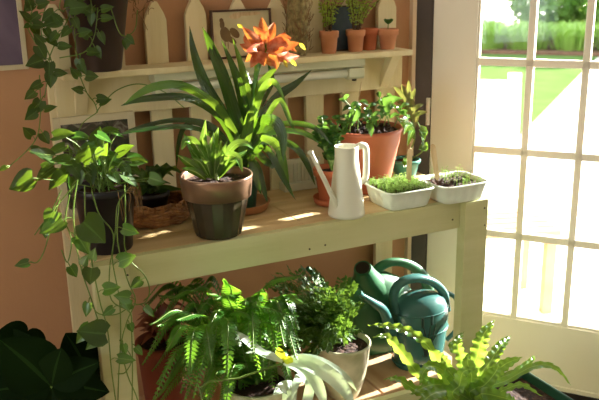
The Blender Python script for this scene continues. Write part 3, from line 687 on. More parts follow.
# teal pot with bronze leaved plant
c = V((1.515, .37, ZT+.0005)); t = thing('potted_shoot', 'small teal pot with a tall bronze and green shoot at the back bench corner', 'potted plant', c)
m = MB(); m.lathe(pot_profile(.038, .05, .06, .014, .004, .004, .012), c, 40); m.build('pot', M['teal'], t); soil_disc(.042, c, t, .05)
m = MB(); mb2 = MB(); ms = MB()
ml1 = MB(); ml2 = MB(); q1 = spl([c+V((-.01, 0, .05)), P(415,140,.36), P(412,118,.35), P(407,100,.34)], 12); ms1 = MB(); ms1.tube(q1, .0028, 6); ms1.build('stem', M['vine'], t)
q2 = spl([c+V((.01, 0, .05)), P(424,150,.36), P(423,135,.36), P(418,122,.35)], 12); ml1.tube(q2, .0022, 6); ml1.build('stem', M['vine'], t)
q3 = spl([c+V((-.02, 0, .05)), P(408,165,.33), P(404,158,.32)], 12); ml2.tube(q3, .002, 6); ml2.build('stem', M['vine'], t)
for k, tp in enumerate([(394,86),(402,84),(409,80),(416,88),(396,100),(424,104),(428,112),(398,112),(402,92),(413,96),(420,110)]):
    b = q1[11-k//2]; e_ = P(*tp, .33-.02*math.sin(k)); ribbon(mb2, [b, (b+e_)/2+V((0, 0, .006)), e_], .017, 'lance', .7, .25, 8)
for k, tp in enumerate([(400,124),(404,135),(408,146),(400,118),(396,116)]):
    b = q1[8-k]; e_ = P(*tp, .27); ribbon(m, [b, (b+e_)/2+V((0, 0, .01)), e_], .02, 'leaf', .8, .25, 8)
for k, tp in enumerate([(428,132),(427,144),(430,120),(421,128),(426,155),(415,152),(429,138)]):
    b = q2[10-k]; e_ = P(*tp, .34); heart(m, b, e_-b, V((0, -.9, .5)), .032, wide=.9)
for tp in ((400,152),(398,162),(408,158),(404,168)):
    b = q3[8]; e_ = P(*tp, .30); heart(m, b, e_-b+V((0, 0, .002)), V((0, -.9, .5)), .03)
m.build('foliage', M['lance'], t); mb2.build('bronze_foliage', M['bronze'], t)

# cream watering can
c = V((1.113, .072, ZT+.0005)); t = thing('watering_can', 'slim cream enamel watering can with a straight spout on the bench top', 'watering can', c)
m = MB(); m.lathe([(.052, 0), (.0545, .003), (.054, .012), (.0345, .172), (.0345, .205), (.0355, .208), (.0335, .208), (.0325, .17), (.05, .012)], c, 48); m.build('body', M['white'], t)
m = MB(); m.tube([P(338, 208, .055), P(326, 182, .05), P(312, 154, .045)], [.008, .007, .006], 12); m.tube([P(312.5, 155, .045), P(310.5, 151.5, .0445)], [.0065, .009], 12); m.build('spout', M['white'], t)
m = MB(); hp = [c+V((.026, -.008, .199)), c+V((.042, -.008, .206)), c+V((.058, -.008, .200)), c+V((.062, -.008, .175)), c+V((.062, -.008, .13)), c+V((.058, -.008, .104)), c+V((.041, -.008, .096))]
m.tube(spl(hp, 20), .0065, 10, flat=1.6); m.build('handle', M['white'], t)

# seedling trays
def tray(name, label, x0, x1, y0, y1, z1, seedtype):
    cx_, cy_ = (x0+x1)/2, (y0+y1)/2; c = V((cx_, cy_, ZT+.0005)); t = thing(name, label, 'seed tray', c)
    m = MB(); rings = []
    def ring(k, z, wav):
        out = []; n = 64
        for i in range(n):
            a = 2*PI*i/n; ex = 6
            ca, sa = math.cos(a), math.sin(a); r_ = (abs(ca)**ex+abs(sa)**ex)**(-1/ex)
            w_ = 1+wav*math.cos(a*16)
            out.append(V((cx_+(x1-x0)/2*k*ca*r_*w_, cy_+(y1-y0)/2*k*sa*r_*w_, z)))
        return out
    H = z1-ZT
    for k, z, wv in ((.78, 0.001, .0), (.81, .003, .015), (.87, H*.4, .03), (.93, H*.85, .02), (1.0, H*.92, 0), (1.0, H, 0), (.95, H, 0), (.90, H*.86, .02), (.80, H*.62, .02)): rings.append(ring(k, ZT+z, wv))
    v = [p for r_ in rings for p in r_]; n = 64
    m.add(v, [(j*n+i, j*n+(i+1) % n, (j+1)*n+(i+1) % n, (j+1)*n+i) for j in range(len(rings)-1) for i in range(n)], True)
    m.add(rings[0], [tuple(range(n))[::-1]]); m.build('tray', M['pulp'], t)
    ms = MB(); g_ = 14; vv = []
    for j in range(g_+1):
        for i in range(g_+1): vv.append(V((cx_+(x1-x0)*.41*(i/g_*2-1), cy_+(y1-y0)*.41*(j/g_*2-1), z1-.012+(0 if i in (0, g_) or j in (0, g_) else random.uniform(0, .009)))))
    ms.add(vv, [(j*(g_+1)+i, j*(g_+1)+i+1, (j+1)*(g_+1)+i+1, (j+1)*(g_+1)+i) for j in range(g_) for i in range(g_)]); ms.build('soil', M['soil'], t)
    ml = MB(); rng = random.Random(len(name)+int(x0*100)); N = 520 if seedtype == 0 else 60
    for _ in range(N):
        px_, py_ = cx_+(x1-x0)*.42*rng.uniform(-1, 1), cy_+(y1-y0)*.42*rng.uniform(-1, 1)
        if seedtype == 1: px_ = cx_+(x1-x0)*.42*rng.uniform(-.5, 1)
        h = rng.uniform(.008, .024) if seedtype == 0 else rng.uniform(.012, .035); b = V((px_, py_, z1-.008)); tp = b+V((rng.uniform(-.006, .006), rng.uniform(-.006, .006), h))
        ml.tube([b, tp], .0006, 3, cap=False)
        a = rng.uniform(0, PI)
        for sgn in (-1, 1):
            d = V((math.cos(a)*sgn, math.sin(a)*sgn, .3)); s_ = V((-math.sin(a), math.cos(a), 0))*.0028; l = rng.uniform(.005, .009)
            ml.add([tp, tp+d*l*.5+s_, tp+d*l, tp+d*l*.5-s_], [(0, 1, 2, 3)])
    o = ml.build('seedlings', M['seed'], t); o['kind'] = 'stuff'
    return t
tray('seed_tray', 'white moulded tray packed with pale green microgreens', 1.226, 1.398, .012, .185, .940, 0)
tray('seed_tray', 'white moulded tray of dark soil with only a few sprouts, at the bench corner', 1.404, 1.585, -.012, .150, .940, 1)
def marker(label, b, tp, y, yt):
    m = MB(); p0, p1 = P(*b, y), P(*tp, yt); d = (p1-p0).normalized(); s_ = d.cross((CAM-p0).normalized()).normalized(); n_ = s_.cross(d)
    L_ = (p1-p0).length; o = []
    prof = [(.003, 0), (.0075, .01), (.0082, L_-.010), (.0062, L_-.003), (.002, L_)]
    pts = [(w, z) for w, z in prof] + [(-w, z) for w, z in prof[::-1]]
    MM = Matrix.Translation(p0) @ Matrix((s_, n_, d)).transposed().to_4x4(); m.prism(pts, 'y', -.001, .001, MM)
    tag(m.build('plant_marker', M['stick']), label, 'plant marker')
marker('rounded wooden marker stick standing in the tray of microgreens', (409, 184), (410.5, 148), .10, .085)
marker('rounded wooden marker stick standing in the tray of bare soil', (438, 180), (433, 144), .07, .08)

# ------------------------------------------------------------------ pothos plants
VS = .8
def vine(mv, ml, path, y, leaves, size=.05, r=.0016, mi=0, rng=random, n=40, md=None, dry=False):
    q = spl(PP(path, y), n); mv.tube(q, r, 6)
    for t_, ang, s_ in leaves:
        s_ *= VS
        i = min(n, int(t_*n)); b = q[i]; a = R(ang)
        view = (CAM-b).normalized(); rgt = view.cross(V((0, 0, 1))).normalized()*-1
        d = (rgt*math.cos(a) + V((0, 0, 1))*math.sin(a) + view*.25).normalized()
        pt = b + d*s_*.45+view*.006; mv.tube([b, (b+pt)/2+V((0, 0, .003)), pt], r*.8, 5, cap=False)
        nn = (view*.75 + V((rng.uniform(-.5, .5), rng.uniform(-.3, .1), rng.uniform(.1, .6)))).normalized()
        heart(ml, pt, d+V((0, 0, -.25)), nn, s_, wide=rng.uniform(.68, .95))
c = V((.421, .125, ZT+.0005)); t = thing('potted_pothos', 'black pot of trailing pothos on the left end of the bench', 'potted plant', c)
m = MB(); m.lathe(pot_profile(.062, .078, .172, .02, .002, .005, .015), c, 56); m.build('pot', M['dark'], t); soil_disc(.064, c, t, .16)
mv = MB(); ml = MB(); md = MB(); mr = MB(); rng = random.Random(21); TOP = c+V((0, 0, .16))
rgt0 = (CAM-TOP).normalized().cross(V((0, 0, 1))).normalized()*-1
LV = [(62,135,1,10),(50,165,1,20),(58,150,1,-160),(83,137,1,-10),(105,138,1,-30),(112,130,1,10),(118,134,1,-20),(95,145,1,160),(75,168,0,-60),(92,160,1,30),(110,155,1,0),(120,163,1,-20),(135,158,1,-10),(128,172,1,-60),(140,162,0,0),
 (45,155,0,150),(70,150,0,90),(85,155,0,60),(100,168,1,-40),(66,172,1,-120),(80,180,0,-90),(116,178,1,-50),(90,175,0,-80),(62,160,0,170),(104,150,0,60),(125,150,0,30),(75,145,0,100),(135,170,0,-30),(58,180,0,-140),(98,135,0,70),(88,150,1,200),(48,172,0,-150),(130,180,0,-40),(107,165,1,-100),(72,185,1,-90)]
for k, (px, py, bright, ang) in enumerate(LV):
    y = .125 + rng.uniform(-.09, .05); b = P(px, py, y); q = spl([TOP+V((rng.uniform(-.03, .03), rng.uniform(-.03, .03), 0)), (TOP+b)/2+V((0, 0, .035)), b], 6); mv.tube(q, .0014, 5, cap=False)
    a = R(ang); view = (CAM-b).normalized(); d = rgt0*math.cos(a)+V((0, 0, 1))*math.sin(a)+view*.3
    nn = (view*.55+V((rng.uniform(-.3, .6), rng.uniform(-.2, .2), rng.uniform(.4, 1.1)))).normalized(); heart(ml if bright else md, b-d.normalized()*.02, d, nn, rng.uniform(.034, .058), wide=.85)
for p_, s_, ang in (((33,178),.062,200), ((150,178),.04,-20), ((155,181),.03,-10)):
    b = P(*p_, .06 if p_[0] < 100 else .10); d = rgt0*math.cos(R(ang))+V((0, 0, 1))*math.sin(R(ang)); 
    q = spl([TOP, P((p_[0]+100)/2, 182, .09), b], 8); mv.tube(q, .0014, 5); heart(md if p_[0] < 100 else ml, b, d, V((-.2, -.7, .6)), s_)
VN = [([(62,190),(50,215),(42,225),(35,235)], .03, [(.45,-100,.04)]),
 ([(75,185),(58,205),(45,222),(46,235)], .0, [(.5,-60,.0001)]),
 ([(78,180),(74,210),(76,240),(82,270),(92,300),(100,325)], -.02, [(.25,190,.075),(.35,-60,.055),(.62,70,.04),(.78,-110,.045),(.95,-140,.068)]),
 ([(60,200),(52,225),(45,250),(38,262),(30,262)], -.01, [(.05,-130,.05),(.85,170,.04)]),
 ([(85,185),(86,220),(92,260),(100,300),(108,330),(112,370),(116,400),(118,425)], -.04, [(.3,80,.04),(.42,20,.05),(.58,-150,.06),(.68,0,.055)]),
 ([(128,190),(118,205),(116,230),(113,260),(120,300),(121,340),(119,380),(118,420)], -.035, [(.28,-10,.05),(.45,30,.055),(.55,-60,.045)]),
 ([(125,185),(126,215),(125,245),(132,262),(145,275),(150,290),(146,302),(136,305)], -.02, [(.6,200,.04),(.95,-40,.045),(.98,170,.04)]),
 ([(120,200),(118,240),(128,280),(136,300),(128,320),(122,345),(128,375),(138,400),(142,430)], -.045, [(.38,150,.05),(.5,-70,.03),(.62,-80,.035)]),
 ([(92,190),(100,215),(114,235),(110,270),(112,300),(130,312),(132,330),(133,370),(132,420)], -.04, [(.55,200,.04),(.8,-50,.035)]),
 ([(92,305),(100,314),(118,314),(132,305)], -.04, []),
 ([(120,340),(132,358),(126,372),(118,374)], -.04, []),
 ([(70,195),(66,220),(72,240),(68,262),(62,250)], .01, [(.4,-40,.05),(.8,-60,.04)])]
for path, y, lv in VN: vine(mv, ml, path, y, [l for l in lv if l[2] > .01], rng=rng)
for px, py, s_, ang in ((84,222,.075,-50),(106,334,.07,165),(92,268,.045,-100)):
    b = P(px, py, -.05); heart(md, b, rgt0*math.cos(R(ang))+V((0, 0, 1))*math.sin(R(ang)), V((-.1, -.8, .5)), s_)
for _ in range(26):
    a = rng.uniform(-1.3, .5); r_ = .07; p0 = c+V((r_*math.cos(a), r_*math.sin(a), .165)); p1 = p0+V((rng.uniform(-.02, .03), -.012, rng.uniform(-.01, .012))); p2 = p1+V((rng.uniform(-.01, .015), -.004, -rng.uniform(.02, .09)))
    mr.tube(spl([p0-V((0, 0, .004)), p1, p2], 6), .0009, 4, cap=False)
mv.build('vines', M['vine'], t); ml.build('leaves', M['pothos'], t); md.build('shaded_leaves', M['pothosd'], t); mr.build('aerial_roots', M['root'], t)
bpy.data.objects['shaded_leaves'].name = 'shade_toned_leaves'  # darker copy of the leaves, shade put into their colour

VS = .68
c = V((.508, .405+.02, 1.3125)); t = thing('potted_pothos', 'dark brown pot of trailing pothos on the left end of the top shelf', 'potted plant', c)
m = MB(); m.lathe(pot_profile(.056, .093, .225, .02, .002, .005, .015), c, 56); m.build('pot', M['dbrown'], t); soil_disc(.080, c, t, .205)
mv = MB(); ml = MB(); rng = random.Random(33)
VN = [([(70,-25,.43),(52,-15,.40),(45,10,.36),(42,35,.34),(52,62,.34),(48,80,.34),(45,98,.34)], 0, [(.35,200,.05),(.5,-30,.055),(.65,180,.07),(.72,-100,.06),(.85,190,.055),(.98,-130,.06)]),
 ([(90,-20,.40),(75,0,.34),(68,20,.33),(55,45,.33),(48,62,.34)], 0, [(.3,-20,.055),(.5,180,.07),(.6,-150,.05),(.9,-100,.06)]),
 ([(60,-20,.42),(38,0,.38),(30,20,.36),(33,25,.35),(28,27,.35),(37,45,.34)], 0, [(.3,100,.05),(.55,190,.025),(.95,-60,.06)]),
 ([(40,75,.34),(41,110,.33),(38,135,.30),(28,150,.26),(8,168,.22)], 0, [(.12,200,.05),(.25,200,.05),(.98,190,.03)]),
 ([(78,-10,.36),(75,20,.33),(76,45,.33),(79,70,.33),(87,92,.33),(95,103,.34),(98,112,.34)], 0, [(.55,10,.05),(.68,150,.045),(.88,30,.05)]),
 ([(100,-20,.38),(98,10,.34),(95,35,.33),(85,52,.33),(60,58,.335)], 0, [(.35,20,.05),(.6,-60,.05),(.8,-100,.05)]),
 ([(105,-20,.38),(112,10,.34),(122,35,.34),(135,30,.36),(138,10,.38)], 0, [(.5,-30,.045),(.6,-100,.04)]),
 ([(88,-15,.36),(92,5,.33),(95,18,.33)], 0, [(.6,-100,.05)]),
 ([(66,-18,.38),(60,6,.34),(64,12,.33)], 0, [(.7,200,.06),(.95,20,.07)]),
 ([(98,112,.34),(82,125,.36),(78,145,.36),(95,150,.36)], 0, []),
 ([(97,112,.34),(103,104,.36),(118,90,.38),(140,84,.39),(165,92,.38),(185,108,.36)], 0, [])]
for path, y, lv in VN: vine(mv, ml, path, y, lv + ([(x, a, .05) for x, a in ((.2, -150), (.28, 30), (.44, -60), (.58, 120), (.78, 10))] if len(lv) > 2 else []), rng=rng)
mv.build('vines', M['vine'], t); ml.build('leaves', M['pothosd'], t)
m = MB(); q = []
for k in range(40):
    a = rng.uniform(0, 2*PI); b = P(140, 3, .42)+V((rng.uniform(-.03, .03), rng.uniform(-.02, .02), rng.uniform(-.03, .05))); e_ = b+V((rng.uniform(-.03, .03), rng.uniform(-.02, .02), rng.uniform(-.05, .01))); q.append(b)
    m.tube(spl([b, (b+e_)/2+V((rng.uniform(-.01, .01), 0, .005)), e_], 4), .0011, 4, cap=False)
m.tube(spl([c+V((.03, 0, .17)), P(130, -20, .42), P(140, 0, .42)], 6), .003, 5); m.build('dry_trailing_roots', M['root'], t)

# ------------------------------------------------------------------ below the bench
ZS = .2705
def fernfrond(mb, ms, pts, L0, npin=34, pin=.045, droop=.25, wid=.009):
    q = spl(pts, npin); ms.tube(q, .0016, 5, cap=False)
    for i in range(3, npin+1):
        u = i/npin; t_ = (q[min(i+1, npin)]-q[i-1]).normalized(); s_ = t_.cross(V((0, 0, 1)))
        if s_.length < .1: s_ = V((1, 0, 0))
        s_.normalize(); l = pin*(math.sin(PI*(.12+.86*u))**.7)
        for sg in (-1, 1):
            d = (s_*sg + t_*.25 - V((0, 0, droop))).normalized(); w = t_*wid*.5
            p = q[i]; up_ = V((0, 0, .004))
            mb.add([p-w*.8, p+w*.8, p+d*l*.5+w*1.0+up_*.4, p+d*l*.5-w*1.0+up_*.4, p+d*l], [(0, 1, 2, 3), (3, 2, 4)], True)
# big sword fern
c = V((.80, .06, ZS)); t = thing('potted_fern', 'large arching sword fern in a pale pot on the lower shelf', 'potted plant', c)
m = MB(); m.lathe(pot_profile(.07, .10, .15, .025, .004, .006, .02), c, 48); m.build('pot', M['glaze'], t); soil_disc(.09, c, t, .135)
m = MB(); ms = MB(); rng = random.Random(8); T0 = c+V((0, 0, .14))
TIPS = [(160,330),(150,355),(165,385),(185,400),(200,410),(225,415),(250,410),(180,310),(170,300),(200,296),(230,300),(262,290),(285,320),(290,335),(300,350),(295,385),(275,400),(215,300),(245,305),(190,345),(150,315),(175,365),(205,380),(240,395),(265,375),(210,330),(256,345),(225,350),(145,300),(300,300),(155,400),(172,345),(196,362),(232,372),(252,360),(278,350)]
TIPS = TIPS + [(x+rng.uniform(-9, 9), min(415, y_+rng.uniform(-8, 16))) for x, y_ in TIPS*2]
for k, (px, py) in enumerate(TIPS):
    y = rng.uniform(-.16, .10) if py > 320 else rng.uniform(.0, .25)
    if 205 < px < 305 and 285 < py < 362: y = rng.uniform(-.24, -.08)
    e_ = P(px, py, y); h = rng.uniform(.10, .17)
    md_ = (T0+e_)/2; md_.z = max(T0.z, e_.z)+h*.65
    p1 = T0*.72+e_*.28; p1.z = T0.z+h*.7; p2 = T0*.3+e_*.7; p2.z = max(e_.z+h*.5, min(md_.z, .72)); 
    for pp in (p1, p2): pp.z = min(pp.z, .74)
    fernfrond(m, ms, [T0, p1, p2, e_], 1, 46, .030, .35, .0066)
for a_, b_, d_ in (((215, 330, -.02), (250, 308, -.14), (298, 316, -.18)), ((212, 335, -.02), (235, 312, -.14), (262, 322, -.18)), ((225, 335, -.0), (262, 322, -.14), (302, 340, -.18)), ((205, 338, 0), (200, 315, -.12), (178, 320, -.16)),
    ((215, 340, -.0), (225, 318, -.16), (240, 345, -.22)), ((210, 345, -.0), (206, 325, -.16), (212, 362, -.24)), ((230, 340, 0), (262, 332, -.10), (284, 362, -.10)), ((205, 345, .0), (185, 325, -.14), (168, 350, -.20)), ((222, 340, .0), (232, 295, -.1), (225, 280, -.12)), ((215, 335, .05), (190, 300, .05), (160, 296, .05)), ((235, 330, .05), (268, 285, .0), (300, 276, -.02)),
    ((215, 345, -.0), (196, 328, -.18), (190, 372, -.25)), ((225, 345, -.0), (245, 326, -.12), (262, 378, -.12)), ((222, 342, -.0), (228, 322, -.18), (228, 375, -.26))):
    fernfrond(m, ms, [T0, P(*a_), P(*b_), P(*d_)], 1, 40, .034, .2, .0085)
m.build('foliage', M['fern'], t); ms.build('stems', M['vine'], t)
# fine fern in glazed pot
c = V((1.118, .10, ZS)); t = thing('potted_fern', 'bushy fine leaved fern in a cream glazed pot beside the watering cans', 'potted plant', c)
m = MB(); m.lathe([(.045, 0), (.050, .004), (.066, .05), (.078, .12), (.083, .170), (.086, .176), (.086, .184), (.080, .184), (.077, .16)], c, 56); m.build('pot', M['glaze'], t); soil_disc(.077, c, t, .168)
m = MB(); ms = MB(); T0 = c+V((-.02, .02, .168)); rng = random.Random(9)
for k in range(190):
    px, py = rng.gauss(312, 25), rng.gauss(318, 28)
    if py < 268: py = 268+rng.random()*25
    if px < 262: px = 262+rng.random()*30
    if py > 372: py = 370-rng.random()*30
    if px > 362: px = 362-rng.random()*40
    y = rng.uniform(-.04, .26); e_ = P(px, py, y); p1 = (T0+e_)/2; p1.z += rng.uniform(.02, .07); q = spl([T0, p1, e_], 12); ms.tube(q, .0011, 4, cap=False)
    for i in range(3, 13):
        for sg in (-1, 1):
            t_ = (q[i]-q[i-1]).normalized(); s_ = t_.cross(V((rng.uniform(-.4, .4), rng.uniform(-.6, .2), 1))).normalized()*sg; d = (s_+t_*.5-V((0, 0, .2))).normalized(); l = .030*(1.1-i/15)
            for j in range(4):
                p = q[i]+d*l*(j+1)/4
                for s2 in (-1, 1):
                    e2 = (t_*s2+d*.4+V((0, 0, rng.uniform(-.3, .3)))).normalized()*.0068; w = d*.0021
                    m.add([p-w, p+w, p+e2+w*.6, p+e2-w*.6], [(0, 1, 2, 3)])
m.build('foliage', M['fern2'], t); ms.build('stems', M['vine'], t)
# reddish plant in orange pot
c = V((.565, .20, ZS)); t = thing('potted_plant', 'terracotta pot of reddish leaved plant in the shade of the lower shelf, left', 'potted plant', c)
m = MB(); m.lathe(pot_profile(.055, .075, .275, .03, .004, .006, .02), c, 48); m.build('pot', solid('shade_darkened_clay', '#7c3c26', '#8a462e', 6, .8), t); soil_disc(.066, c, t, .26)  # orange clay darkened, the shade is put into its colour
m = MB(); rng = random.Random(14)
for k in range(46):
    a = rng.uniform(0, 2*PI); b = c+V((0, 0, .26)); d = V((math.cos(a), math.sin(a), 0)); l = rng.uniform(.05, .11); h = rng.uniform(.03, .12)
    ribbon(m, [b, b+d*l*.45+V((0, 0, h)), b+d*l+V((0, 0, h*.75))], .018, 'leaf', .4, n=8)
m.build('foliage', M['red'], t)
# silver leaved plant in front
c = P(262, 420, -.22); c.z = .0005; t = thing('silver_leaved_plant', 'arching plant with long silvery lobed leaves in front of the lower shelf', 'potted plant', (c.x, c.y, .0005))
m = MB(); m.lathe(pot_profile(.10, .13, .26, .03, .005, .006, .02), c, 48); m.build('pot', M['terral'], t); soil_disc(.12, c, t, .245)
B1 = c+V((0, 0, .245)); m = MB(); ms = MB(); my = MB()
ms.tube(spl([B1, P(200, 395, -.2), P(240, 378, -.2), P(276, 366, -.2), P(284, 362, -.2)], 14), [.003]*15, 6)
N0 = P(284, 362, -.2)
ribbon(m, [N0, P(262, 352, -.2), P(244, 338, -.2), P(233, 331, -.2)], .020, 'lance', .8, .2, 12)
ribbon(m, [N0, P(305, 362, -.22), P(330, 375, -.24), P(345, 390, -.26), P(356, 410, -.28)], .042, 'lance', .85, .2, 14)
ribbon(m, [N0, P(298, 366, -.21), P(314, 378, -.22), P(322, 395, -.23), P(326, 410, -.24)], .034, 'lance', .85, .2, 14)
ribbon(m, [N0, P(300, 358, -.20), P(322, 362, -.2), P(345, 376, -.2), P(358, 392, -.2)], .024, 'lance', .8, .2, 14)
ribbon(m, [N0, P(272, 354, -.20), P(256, 352, -.2), P(246, 353, -.2)], .012, 'lance', .8, .2, 10)
ribbon(m, [B1, P(290, 400, -.2), P(284, 388, -.22), P(274, 395, -.24)], .04, 'lance', .8, .2, 10)
ribbon(m, [B1, P(310, 395, -.2), P(300, 378, -.22), P(292, 400, -.26)], .03, 'lance', .8, .2, 10)
for pts, w_ in (([N0, P(281, 355, -.2), P(279, 347, -.2)], .026), ([N0, P(288, 360, -.205), P(296, 361, -.21)], .022), ([P(320,370,-.215), P(328,374,-.225), P(337,384,-.235)], .012)):
    my = MB(); ribbon(my, pts, w_, 'leaf', .9, .2, 8); my.build('yellow_leaf', M['yleaf'], t)
m.build('foliage', M['silver'], t); ms.build('stems', M['vine'], t)

# watering cans on the lower shelf
def watering_can(kind):
    if kind == 'green':
        c = V((1.395, .325, ZS)); t = thing('watering_can', 'older dark green plastic watering can with a big arched handle, standing furthest back', 'watering can', c); mat = M['gcan']; sc = 1.0
        W_, D_, Hh = .138, .064, .235
    else:
        c = V((1.447, .165, ZS)); t = thing('watering_can', 'teal plastic watering can with a raised cattail design on its side', 'watering can', c); mat = M['bcan']
        W_, D_, Hh = .104, .080, .232
    m = MB(); prof = [(.78, 0), (.86, .008), (.93, .06), (1.0, .12), (1.02, .16), (.99, .19), (.86, .215), (.62, .232), (.3, .240), (.01, .243)]
    prof = [(a_, b_*1.08) for a_, b_ in prof]
    if kind == 'green': prof = [(.8, 0), (.9, .01), (.98, .06), (1.0, .12), (.99, .18), (.92, .225), (.76, .262), (.5, .285), (.25, .295), (.01, .297)]
    v = []; seg = 56
    for r_, z in prof:
        for i in range(seg):
            a = 2*PI*i/seg; v.append(c+V((W_*r_*math.cos(a)-(.45*max(0, z-.18) if kind == 'green' else 0), D_*r_*math.sin(a), z)))
    m.add(v, [(j*seg+i, j*seg+(i+1) % seg, (j+1)*seg+(i+1) % seg, (j+1)*seg+i) for j in range(len(prof)-1) for i in range(seg)], True)
    m.add(v[:seg], [tuple(range(seg))[::-1]]); m.build('body', mat, t)
    m = MB()
    if kind == 'blue':
        for z, rr in ((.135, 1.012), (.205, .99), (.022, .90)):
            m = MB(); m.tube([c+V((W_*rr*math.cos(2*PI*i/56), D_*rr*math.sin(2*PI*i/56), z)) for i in range(57)], .003, 6, cap=False)
            m.build('seam_band', mat, t)
        # handles
        m = MB(); m.tube(spl([P(396, 312, .15), P(394, 295, .15), P(401, 283, .15), P(417, 278, .15), P(433, 282, .155), P(444, 293, .16), P(447, 310, .16)], 26), [.014+.001*math.sin(PI*i/26) for i in range(27)], 12, flat=1.25); m.build('top_handle', mat, t)
        m = MB(); m.tube(spl([P(445, 292, .185), P(456, 298, .185), P(459, 315, .185), P(456, 330, .185), P(447, 340, .185)], 18), .008, 10); m.build('back_handle', mat, t)
        m = MB(); m.tube(spl([P(392, 335, .15), P(385, 312, .13), P(374, 303, .115), P(362, 295, .105)], 14), [.022-.015*i/14 for i in range(15)], 14); m.build('spout', mat, t)
        m = MB(); m.tube([P(363, 296, .107), P(359, 292.5, .102)], [.008, .011], 14); m.build('spout_tip', mat, t)
        # cattail relief on the curved side
        def S_(u, z):
            u -= 33; z = z*1.08+.012   # u = angle in degrees around the body from facing -y
            a = R(-90+u); rr = 1.012; k = 1.0+(.0 if z < .06 else .02)
            pr = [(0, .78), (.008, .86), (.06, .93), (.12, 1.0), (.16, 1.02), (.2, .95)]
            for (za, ra), (zb, rb) in zip(pr[:-1], pr[1:]):
                if za <= z <= zb: k = ra+(rb-ra)*(z-za)/(zb-za)
            return c+V((W_*(k+.012)*math.cos(a), D_*(k+.012)*math.sin(a), z))
        m = MB()
        for u0, u1, z1 in ((22, 30, .175), (24, 12, .165), (26, 44, .17), (24, 52, .14), (20, -6, .13), (24, 36, .12), (22, 4, .11)):
            m.tube([S_(u0+(u1-u0)*(k/6)**1.5, .045+(z1-.045)*k/6) for k in range(7)], [.0022]*5+[.0016, .0008], 5)
        for u_, za, zb in ((12, .145, .178), (31, .15, .182)): m.tube([S_(u_, za), S_(u_, (za+zb)/2), S_(u_, zb)], [.004, .0052, .004], 8)
        for k in range(4): m.tube([S_(14+8*k, .05), S_(16+8*k, .042)], .002, 5)
        m.build('cattail_relief', M['emb'], t)
    else:
        m.tube(spl([P(373, 276, .335), P(382, 266, .33), P(394, 262, .325), P(408, 264, .325), P(420, 272, .33), P(428, 285, .33), P(430, 305, .33)], 26), [.017-.005*math.sin(PI*min(1, i/20)) for i in range(27)], 12, flat=1.3); m.build('top_handle', mat, t)
        m = MB(); q = P(363, 268, .285); nrm_ = (V((-.35, -.55, .75))).normalized()
        m.tube([P(372, 288, .325), P(366, 278, .31), q], [.062, .045, .030], 24); m.build('filler_neck', mat, t)
        m = MB(); n2 = (q-P(366, 278, .31)).normalized(); m.tube([q+n2*.0003, q+n2*.0018], .024, 20); m.build('filler_opening', M['seal'], t)  # dark disc, shade inside the hollow put into its colour
        m = MB(); m.tube(spl([P(356, 320, .33), P(342, 305, .31), P(328, 290, .30), P(308, 268, .29)], 12), [.02-.012*i/12 for i in range(13)], 12); m.build('spout', mat, t)
watering_can('green'); watering_can('blue')

# bird's nest fern in green planter
c = V((1.535, -.235, .0005)); t = thing('potted_fern', 'glowing bright green bird nest fern with ruffled leaves in a green planter by the door', 'potted plant', c)
m = MB(); x0, x1, y0, y1, H = 1.375, 1.70, -.40, -.075, .30
def sqring(k, z): return [V(((x0+x1)/2+(x1-x0)/2*k*sx, (y0+y1)/2+(y1-y0)/2*k*sy, z)) for sx, sy in ((-1,-1),(1,-1),(1,1),(-1,1))]
rg = [sqring(.8, 0.001), sqring(.94, H-.03), sqring(1, H-.028), sqring(1, H), sqring(.95, H), sqring(.93, H-.03)]
v = [p for r_ in rg for p in r_]; m.add(v, [(j*4+i, j*4+(i+1) % 4, (j+1)*4+(i+1) % 4, (j+1)*4+i) for j in range(5) for i in range(4)]); m.add(rg[0], [(3, 2, 1, 0)]); m.build('planter', M['nursery'], t, .004)
m = MB(); m.box((x0+.012, y0+.012, .262), (x1-.012, y1-.012, .27)); m.build('soil', M['soil'], t)
Q0 = V((1.44, -.26, .27)); m = MB()
def nf(path, w, tilt=.75, y=(-.26, -.26), ruf=.006, n=40, rf=11): ribbon(m, [Q0+V((random.uniform(-.03, .03), random.uniform(-.02, .02), 0))]+PP(path, *y), w, 'lance', tilt, .3, n, ruf, rf, cross=7)
nf([(450,385),(432,350),(412,333),(390,326),(368,325)], .026, y=(-.27, -.20)); nf([(445,390),(420,375),(402,352),(388,337),(373,337)], .028, y=(-.28, -.30))
nf([(440,395),(420,392),(400,380),(384,379)], .026, y=(-.30, -.34)); nf([(470,385),(478,355),(484,335),(495,320)], .046, .9, y=(-.24, -.18)); nf([(468,385),(462,360),(458,342),(464,332)], .030, .9, y=(-.2, -.12))
nf([(478,385),(492,360),(502,345),(511,336)], .036, .85, y=(-.22, -.15)); nf([(478,392),(492,376),(506,364),(523,357)], .040, .9, y=(-.3, -.34)); nf([(485,392),(508,380),(535,366),(556,368),(572,386)], .022, y=(-.27, -.27))
nf([(480,398),(500,392),(522,385),(542,396)], .020, y=(-.32, -.38)); nf([(455,388),(445,372),(432,366),(424,372),(420,386)], .030, .85, y=(-.32, -.38)); nf([(452,380),(448,365),(440,355),(434,352)], .026, .85, y=(-.2, -.15))
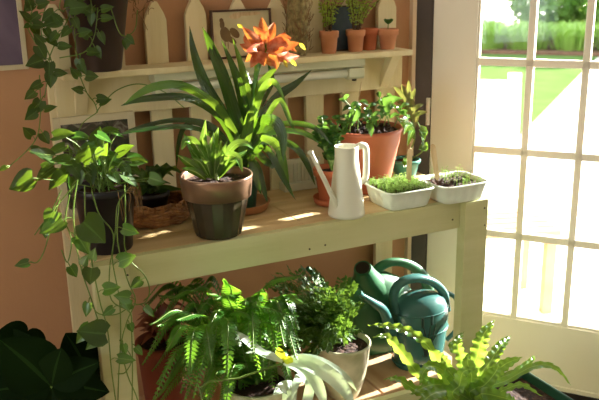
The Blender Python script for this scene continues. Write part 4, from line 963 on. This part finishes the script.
nf([(466,390),(455,378),(450,372),(447,368)], .034, .9, y=(-.34, -.36)); nf([(475,392),(472,375),(468,362),(470,352)], .036, .9, y=(-.32, -.32)); nf([(470,395),(485,385),(496,372),(500,362)], .034, .9, y=(-.34, -.36))
nf([(462,395),(440,392),(425,400),(418,412)], .034, .8, y=(-.34, -.4)); nf([(480,395),(505,398),(520,405)], .034, .8, y=(-.36, -.42)); nf([(468,380),(470,360),(452,348),(457,338)], .024, .8, y=(-.18, -.1)); nf([(484,388),(515,372),(532,360),(534,356)], .018, .85, y=(-.2, -.16))
nf([(460,392),(442,385),(428,386),(410,395)], .03, .8, y=(-.3, -.36)); nf([(455,398),(460,385),(464,372),(478,368)], .034, .9, y=(-.38, -.42))
m.build('foliage', M['nest'], t)

# big dark lobed plant lower left
c = V((.10, .16, .0005)); t = thing('fatsia_plant', 'large dark lobed leaved plant in the lower left corner', 'potted plant', c)
m = MB(); m.lathe(pot_profile(.10, .13, .24, .03, .005, .006, .02), c, 40); m.build('pot', M['dark'], t); soil_disc(.12, c, t, .225)
m = MB(); ms = MB()
def lobed(hub, tips, w, back=.0):
    H_ = P(*hub[:2], hub[2]); ms.tube(spl([c+V((0, 0, .225)), (c+H_)/2+V((0, .03, .05)), H_], 10), .004, 6)
    for tx, ty, ww in tips:
        e_ = P(tx, ty, hub[2]+.03*math.sin(tx)); ribbon(m, [H_, H_*.55+e_*.45+V((0, 0, .006)), e_], ww*1.45, 'leaf', .97, .05, 12)
lobed((52, 386, -.02), [(0, 340, .10), (28, 350, .06), (62, 348, .06), (100, 362, .06), (-12, 392, .08), (110, 392, .07), (20, 430, .09), (75, 430, .09)], 1)
lobed((20, 352, .08), [(-8, 338, .09), (30, 335, .08), (45, 360, .09), (5, 385, .09)], 1)
lobed((85, 365, .10), [(66, 333, .07), (95, 340, .07), (115, 372, .08), (75, 395, .08)], 1)
M['fats'].node_tree.nodes['Principled BSDF'].inputs['Specular IOR Level'].default_value = .06
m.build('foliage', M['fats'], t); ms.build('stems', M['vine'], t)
